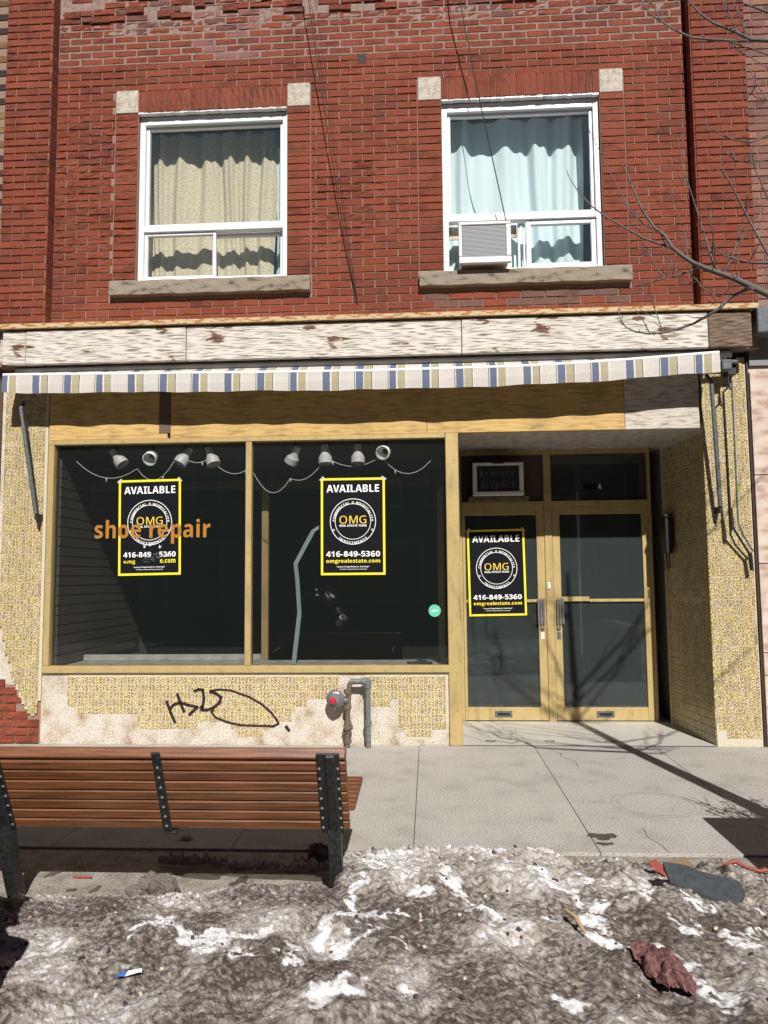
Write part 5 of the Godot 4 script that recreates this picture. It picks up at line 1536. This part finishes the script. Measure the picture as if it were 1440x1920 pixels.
	var cb := thing("cardboard_scrap", "torn brown cardboard scrap at the edge of the snow", "cardboard", put_on.call(1.19, 3.27) + Vector3(0, 0.03, 0))
	cb.rotation = Vector3(0.4, 0.5, 0.1)
	part_box("sheet", Vector3(-0.06, 0, -0.03), Vector3(0.06, 0.006, 0.03), M.cardboard, cb)

func lump(mb: MB, at: Vector3, s: Vector3, n: int, jag: float, sd: int) -> void:
	var nz := noise(0.9, sd, 3)
	var f := func(i: int, j: int) -> Vector3:
		var a := TAU * (i % (2 * n)) / (2 * n)
		var b := PI * j / n - PI / 2
		var d := Vector3(cos(a) * cos(b), sin(b), sin(a) * cos(b))
		return at + d * s * (1 + jag * nz.get_noise_3dv(d * 1.6) * 1.6)
	for i in 2 * n:
		for j in n:
			var p: Vector3 = f.call(i, j)
			mb.face(p, f.call(i + 1, j), f.call(i + 1, j + 1), f.call(i, j + 1), p - at)

func planter_and_tree() -> void:
	var p := thing("tree_planter", "square concrete street tree planter beside the snow bank", "planter", Vector3(2.6, 0, 3.75))
	var w := MB.new()
	w.cbox(Vector3(0, 0.66, -0.74), Vector3(1.42, 0.18, 0.16), 0.015); w.cbox(Vector3(0, 0.66, 0.74), Vector3(1.42, 0.18, 0.16), 0.015); w.cbox(Vector3(-0.63, 0.66, 0), Vector3(0.16, 0.18, 1.32), 0.015); w.cbox(Vector3(0.63, 0.66, 0), Vector3(0.16, 0.18, 1.32), 0.015)
	put("rim", w, M.kerb_concrete, p)
	part_box("box", Vector3(-0.68, -0.15, -0.80), Vector3(0.68, 0.57, 0.80), M.kerb_concrete, p, 0.015)
	part_box("soil", Vector3(-0.55, 0.571, -0.66), Vector3(0.55, 0.66, 0.66), M.joint_dirt, p)
	# tree: trunk in the planter, limbs that reach over the pavement
	var BR := [
	[0.014, 0.004, [Vector3(1.780, 4.271, 3.350), Vector3(1.705, 4.285, 3.340), Vector3(1.703, 4.383, 3.240), Vector3(1.682, 4.472, 3.163), Vector3(1.579, 4.515, 3.170), Vector3(1.528, 4.602, 3.132), Vector3(1.505, 4.769, 3.022), Vector3(1.481, 4.889, 2.975)]],
	[0.010, 0.003, [Vector3(1.672, 4.271, 3.354), Vector3(1.653, 4.318, 3.290), Vector3(1.584, 4.403, 3.189), Vector3(1.462, 4.433, 3.173), Vector3(1.414, 4.460, 3.173), Vector3(1.381, 4.563, 3.084), Vector3(1.351, 4.672, 3.001), Vector3(1.300, 4.706, 3.006), Vector3(1.257, 4.814, 2.982), Vector3(1.270, 4.980, 2.878)]],
	[0.005, 0.002, [Vector3(1.243, 4.427, 3.336), Vector3(1.260, 4.585, 3.212), Vector3(1.254, 4.692, 3.136), Vector3(1.225, 4.794, 3.129)]],
	[0.008, 0.003, [Vector3(1.762, 4.383, 3.406), Vector3(1.735, 4.505, 3.293), Vector3(1.682, 4.552, 3.271), Vector3(1.597, 4.652, 3.239)]],
	[0.005, 0.002, [Vector3(1.685, 4.411, 3.220), Vector3(1.671, 4.544, 3.178), Vector3(1.624, 4.632, 3.186), Vector3(1.620, 4.785, 3.113)]],
	[0.005, 0.002, [Vector3(1.713, 4.366, 3.262), Vector3(1.661, 4.493, 3.283), Vector3(1.646, 4.566, 3.268), Vector3(1.675, 4.731, 3.175)]],
	[0.004, 0.002, [Vector3(1.610, 4.319, 3.289), Vector3(1.648, 4.224, 3.340), Vector3(1.796, 4.153, 3.301), Vector3(1.893, 4.112, 3.260)]],
	[0.004, 0.002, [Vector3(1.753, 3.851, 3.426), Vector3(1.703, 4.014, 3.377), Vector3(1.709, 4.196, 3.267)]],
	[0.022, 0.004, [Vector3(1.673, 2.895, 3.440), Vector3(1.637, 2.968, 3.351), Vector3(1.579, 3.040, 3.286), Vector3(1.519, 3.054, 3.305), Vector3(1.441, 3.101, 3.278), Vector3(1.415, 3.172, 3.179), Vector3(1.373, 3.226, 3.145), Vector3(1.312, 3.269, 3.165), Vector3(1.297, 3.355, 3.108), Vector3(1.270, 3.447, 3.015), Vector3(1.206, 3.559, 3.010), Vector3(1.170, 3.655, 3.017), Vector3(1.158, 3.794, 2.933), Vector3(1.153, 3.904, 2.861)]],
	[0.009, 0.002, [Vector3(1.328, 3.284, 3.116), Vector3(1.209, 3.386, 3.019), Vector3(1.127, 3.446, 3.008), Vector3(1.012, 3.519, 3.011), Vector3(0.934, 3.643, 2.925), Vector3(0.892, 3.764, 2.847), Vector3(0.847, 3.832, 2.857), Vector3(0.834, 3.905, 2.835)]],
	[0.006, 0.002, [Vector3(1.255, 3.438, 3.028), Vector3(1.222, 3.484, 2.986), Vector3(1.138, 3.557, 3.013), Vector3(1.114, 3.659, 2.973), Vector3(1.068, 3.858, 2.881), Vector3(1.023, 3.979, 2.870), Vector3(0.956, 4.116, 2.889)]],
	[0.010, 0.002, [Vector3(1.565, 3.117, 3.160), Vector3(1.519, 3.143, 3.191), Vector3(1.496, 3.194, 3.210), Vector3(1.490, 3.350, 3.142), Vector3(1.479, 3.455, 3.108), Vector3(1.422, 3.596, 3.153), Vector3(1.401, 3.701, 3.143), Vector3(1.398, 3.935, 3.068)]],
	[0.006, 0.002, [Vector3(1.510, 3.201, 3.179), Vector3(1.491, 3.262, 3.270), Vector3(1.475, 3.344, 3.279), Vector3(1.458, 3.431, 3.261)]],
	[0.009, 0.002, [Vector3(1.535, 3.077, 3.267), Vector3(1.561, 3.135, 3.296), Vector3(1.619, 3.250, 3.249), Vector3(1.660, 3.415, 3.260), Vector3(1.647, 3.464, 3.333)]],
	[0.013, 0.003, [Vector3(1.625, 2.948, 3.390), Vector3(1.624, 2.968, 3.317), Vector3(1.573, 2.958, 3.244), Vector3(1.510, 2.897, 3.260), Vector3(1.457, 2.865, 3.254), Vector3(1.406, 2.848, 3.164), Vector3(1.338, 2.837, 3.118), Vector3(1.254, 2.810, 3.144), Vector3(1.192, 2.818, 3.108), Vector3(1.142, 2.861, 3.016), Vector3(1.098, 2.894, 3.001), Vector3(1.065, 2.927, 3.022), Vector3(1.075, 3.016, 2.956)]],
	[0.005, 0.002, [Vector3(1.290, 2.848, 3.026), Vector3(1.283, 2.961, 2.967), Vector3(1.252, 3.035, 2.983), Vector3(1.217, 3.117, 3.038)]],
	[0.005, 0.002, [Vector3(1.230, 2.861, 2.988), Vector3(1.215, 2.942, 2.938), Vector3(1.151, 3.024, 2.971)]],
	[0.008, 0.002, [Vector3(1.474, 3.175, 3.112), Vector3(1.382, 3.144, 3.107), Vector3(1.285, 3.118, 3.115), Vector3(1.213, 3.123, 3.033), Vector3(1.166, 3.137, 2.961)]],
	[0.004, 0.002, [Vector3(1.316, 3.158, 3.020), Vector3(1.329, 3.197, 3.055), Vector3(1.356, 3.258, 3.022)]],
	[0.005, 0.002, [Vector3(1.293, 3.141, 3.056), Vector3(1.240, 3.248, 3.055), Vector3(1.218, 3.400, 2.967), Vector3(1.201, 3.518, 2.916)]],
	[0.006, 0.002, [Vector3(1.412, 3.166, 3.187), Vector3(1.419, 3.104, 3.174), Vector3(1.461, 3.060, 3.136), Vector3(1.506, 2.993, 3.186), Vector3(1.547, 2.952, 3.240)]],
	[0.009, 0.002, [Vector3(1.684, 3.056, 3.433), Vector3(1.650, 3.099, 3.334), Vector3(1.597, 3.135, 3.293), Vector3(1.529, 3.149, 3.313), Vector3(1.506, 3.210, 3.258), Vector3(1.528, 3.286, 3.162)]],
	[0.009, 0.002, [Vector3(1.701, 3.114, 3.400), Vector3(1.652, 3.311, 3.335), Vector3(1.561, 3.490, 3.361), Vector3(1.522, 3.575, 3.362), Vector3(1.539, 3.706, 3.280)]],
	[0.006, 0.002, [Vector3(1.754, 3.354, 3.366), Vector3(1.723, 3.408, 3.383), Vector3(1.646, 3.528, 3.438), Vector3(1.634, 3.658, 3.407)]],
	[0.007, 0.002, [Vector3(1.749, 3.754, 3.364), Vector3(1.664, 3.714, 3.371), Vector3(1.603, 3.752, 3.331), Vector3(1.567, 3.848, 3.221), Vector3(1.545, 3.914, 3.177)]],
	[0.005, 0.002, [Vector3(1.728, 3.605, 3.395), Vector3(1.633, 3.597, 3.390), Vector3(1.605, 3.666, 3.295), Vector3(1.587, 3.773, 3.211)]],
	[0.005, 0.002, [Vector3(1.601, 3.061, 3.231), Vector3(1.578, 3.014, 3.222), Vector3(1.549, 2.980, 3.164), Vector3(1.484, 2.930, 3.188)]],
	[0.005, 0.002, [Vector3(1.402, 3.198, 3.138), Vector3(1.425, 3.423, 3.033), Vector3(1.363, 3.721, 2.966)]],
	[0.004, 0.002, [Vector3(1.630, 3.169, 3.211), Vector3(1.690, 3.325, 3.160), Vector3(1.747, 3.407, 3.199)]]]
	var t := thing("street_tree", "bare winter street tree reaching its twigs over the pavement", "tree", Vector3(2.48, 0.6, 3.5))
	var base := t.position
	var tr := MB.new()
	tr.tube([Vector3(0, 0, 0), Vector3(0.0, 0.8, 0.0), Vector3(0.01, 1.7, 0.0), Vector3(0.03, 2.6, 0.02), Vector3(0.05, 3.6, 0.03), Vector3(0.02, 5.0, 0.1)], [0.085, 0.07, 0.064, 0.055, 0.042, 0.015], 10)
	put("trunk", tr, M.bark, t)
	var r := RandomNumberGenerator.new()
	r.seed = 12
	var roots := {0: 3.3, 3: 3.55, 8: 2.2, 21: 2.35, 22: 2.3, 24: 2.75, 25: 2.65, 23: 2.6, 6: 3.2, 7: 3.0}
	for k in BR.size():
		var b: Array = BR[k]
		var pts := []
		var radii := []
		for i in b[2].size():
			pts.append(b[2][i] - base)
			radii.append(lerpf(b[0], b[1], i / float(b[2].size() - 1)) * 0.78)
		if roots.has(k):       # runs back to the trunk
			var y: float = roots[k]
			pts.push_front(Vector3(0.02, y + 0.02, 0.0).lerp(pts[0], 0.55) + Vector3(0, -0.03, 0))
			pts.push_front(Vector3(0.02, y, 0.01))
			radii.push_front(b[0] * 1.1)
			radii.push_front(b[0] * 1.25)
		var mb := MB.new()
		mb.tube(pts, radii, 6)
		for i in range(1, pts.size()):      # buds and side twigs
			for q in 2:
				var s: Vector3 = pts[i - 1].lerp(pts[i], r.randf())
				var d := Vector3(r.randf_range(-1, 0.3), r.randf_range(-0.2, 1), r.randf_range(-0.7, 0.7)).normalized()
				var l := r.randf_range(0.008, 0.02) if r.randf() < 0.75 else r.randf_range(0.04, 0.13)
				mb.tube([s, s + d * l * 0.6, s + d * l + Vector3(0, l * 0.15, 0)], [0.0028, 0.003, 0.001], 4, false)
		put("branch", mb, M.bark, t)
	for k in 15:               # the crown beyond the picture
		var y := r.randf_range(1.9, 4.6)
		var a := r.randf_range(-0.9, 1.9)
		var d := Vector3(cos(a) * (1 if k % 3 else -0.2), 0.55, sin(a)).normalized()
		var l := r.randf_range(0.7, 1.5)
		var mb := MB.new()
		var p0 := Vector3(0.03, y, 0.02)
		var p1 := p0 + d * l * 0.5 + Vector3(0, r.randf_range(-0.05, 0.1), 0)
		var p2 := p0 + d * l + Vector3(r.randf_range(-0.1, 0.1), 0.2, r.randf_range(-0.1, 0.1))
		mb.tube([p0, p1, p2], [0.016, 0.010, 0.003], 6)
		for q in 7:
			var s := p0.lerp(p1, r.randf_range(0.4, 1)) if q < 3 else p1.lerp(p2, r.randf())
			var e := (d + Vector3(r.randf_range(-1, 1), r.randf_range(-0.2, 1), r.randf_range(-1, 1)) * 0.8).normalized() * r.randf_range(0.2, 0.5)
			mb.tube([s, s + e * 0.5 + Vector3(0, 0.02, 0), s + e], [0.005, 0.004, 0.0015], 4, false)
		put("branch", mb, M.bark, t)
	# bare shrub by the planter's rim
	var sh := thing("bare_shrub", "leafless twiggy shrub in the concrete planter", "shrub", Vector3(2.2, 0.64, 3.2))
	for k in 26:
		var mb := MB.new()
		var d := Vector3(r.randf_range(-0.32, 0.55), 1, r.randf_range(-0.35, 0.3))
		var l := r.randf_range(0.3, 0.62)
		var p0 := Vector3(r.randf_range(-0.08, 0.25), 0, r.randf_range(-0.06, 0.1))
		mb.tube([p0, p0 + d * l * 0.5 + Vector3(0.02, 0, 0), p0 + d * l], [0.006, 0.005, 0.002], 5)
		for q in 5:
			var s := p0 + d * l * r.randf_range(0.4, 1)
			mb.tube([s, s + Vector3(r.randf_range(-0.1, 0.1), r.randf_range(0.05, 0.16), r.randf_range(-0.1, 0.1))], [0.004, 0.002], 4, false)
			mb.box(s + Vector3(0, 0.03, 0), Vector3(0.016, 0.03, 0.006), Basis(Vector3(1, 1, 0).normalized(), r.randf() * 6))
		put("stem", mb, M.bark, sh)
	# bag-shaped lumps added out of view, made up to shade the snow
	var bags := [[Vector3(-1.80, 0.50, 5.32), Vector3(0.54, 0.50, 0.56), "added bag shape out of view, put there to shade the snow"], [Vector3(-1.84, 1.03, 5.12), Vector3(0.38, 0.26, 0.30), "added upper bag shape out of view that lengthens the shade on the snow"]]
	for b in bags:
		var o := thing("shade_bag", b[2], "shade caster", b[0], "added shade casters out of view")
		var mb := MB.new()
		lump(mb, Vector3.ZERO, b[1], 18, 0.22, 61)
		put("sack", mb, M.shade_bag_black, o)
		var kn := MB.new()
		kn.lathe(Vector3(0, b[1].y * 0.9, 0), Vector3.UP, [[0, 0.09], [0.05, 0.03], [0.08, 0.05], [0.11, 0.0]], 10)
		put("knot", kn, M.shade_bag_black, o)

func _ready() -> void:
	rng.seed = 20240311
	# camera
	var cam := Camera3D.new()
	cam.name = "camera"
	add_child(cam)
	cam.position = eye
	cam.rotation_order = EULER_ORDER_YXZ
	cam.rotation_degrees = Vector3(4.9, 3.3, -0.5)
	cam.fov = rad_to_deg(2.0 * atan(960.0 / 1442.0))
	cam.near = 0.05
	cam.far = 400.0
	cam.current = true
	# sky and exposure
	var we := WorldEnvironment.new()
	we.name = "environment"
	var env := Environment.new()
	env.background_mode = Environment.BG_SKY
	var sky := Sky.new()
	var sm := ProceduralSkyMaterial.new()
	sm.sky_top_color = Color(0.16, 0.30, 0.52)
	sm.sky_horizon_color = Color(0.50, 0.60, 0.70)
	sm.sky_curve = 0.12
	sm.ground_bottom_color = Color(0.2, 0.19, 0.18)
	sm.ground_horizon_color = Color(0.4, 0.42, 0.44)
	sm.sky_energy_multiplier = 0.42
	sky.sky_material = sm
	env.sky = sky
	env.tonemap_mode = Environment.TONE_MAPPER_LINEAR
	env.tonemap_exposure = 1.2
	env.sdfgi_enabled = true
	env.ssao_enabled = true
	env.ssil_enabled = true
	we.environment = env
	add_child(we)
	# sun: behind the camera, a little to the right
	var sun := DirectionalLight3D.new()
	sun.name = "sun"
	add_child(sun)
	sun.rotation_degrees = Vector3(-40.0, 12.4, 0)
	sun.light_energy = 1.6
	sun.light_color = Color(1.0, 0.98, 0.955)
	sun.light_angular_distance = 0.5
	sun.shadow_enabled = true
	make_materials()
	pavement()
	build_shop()
	neighbours()
	snow_bank()
	awning()
	curtain("yellow patterned curtain hanging in folds behind the window without air conditioner", -2.98, -1.53, 4.38, 6.16, -0.35, M.yellow_curtain, 6.5, 0.03, 4)
	curtain("narrow pale blue curtain edge beside the yellow curtain", -1.54, -1.25, 4.38, 6.0, -0.40, M.pale_curtain, 1.0, 0.02, 6)
	curtain("pale aqua curtain in soft folds behind the window with air conditioner", 0.02, 1.60, 4.38, 6.18, -0.36, M.pale_curtain, 4.6, 0.04, 9)
	air_conditioners()
	gas_pipe()
	mailbox()
	cables()
	spotlights()
	poster(Vector3(-2.672, 2.035, -0.027), 0.012, "black availability poster behind the orange window lettering, its web address scraped", true)
	poster(Vector3(-0.712, 2.02, -0.027), 0.0, "black availability poster inside the shop window pane with the torn film", false)
	poster(Vector3(0.722, 1.578, -1.092), 0.012, "black availability poster on the glass door under the air conditioner", false)
	bench()
	planter_and_tree()
	debris()
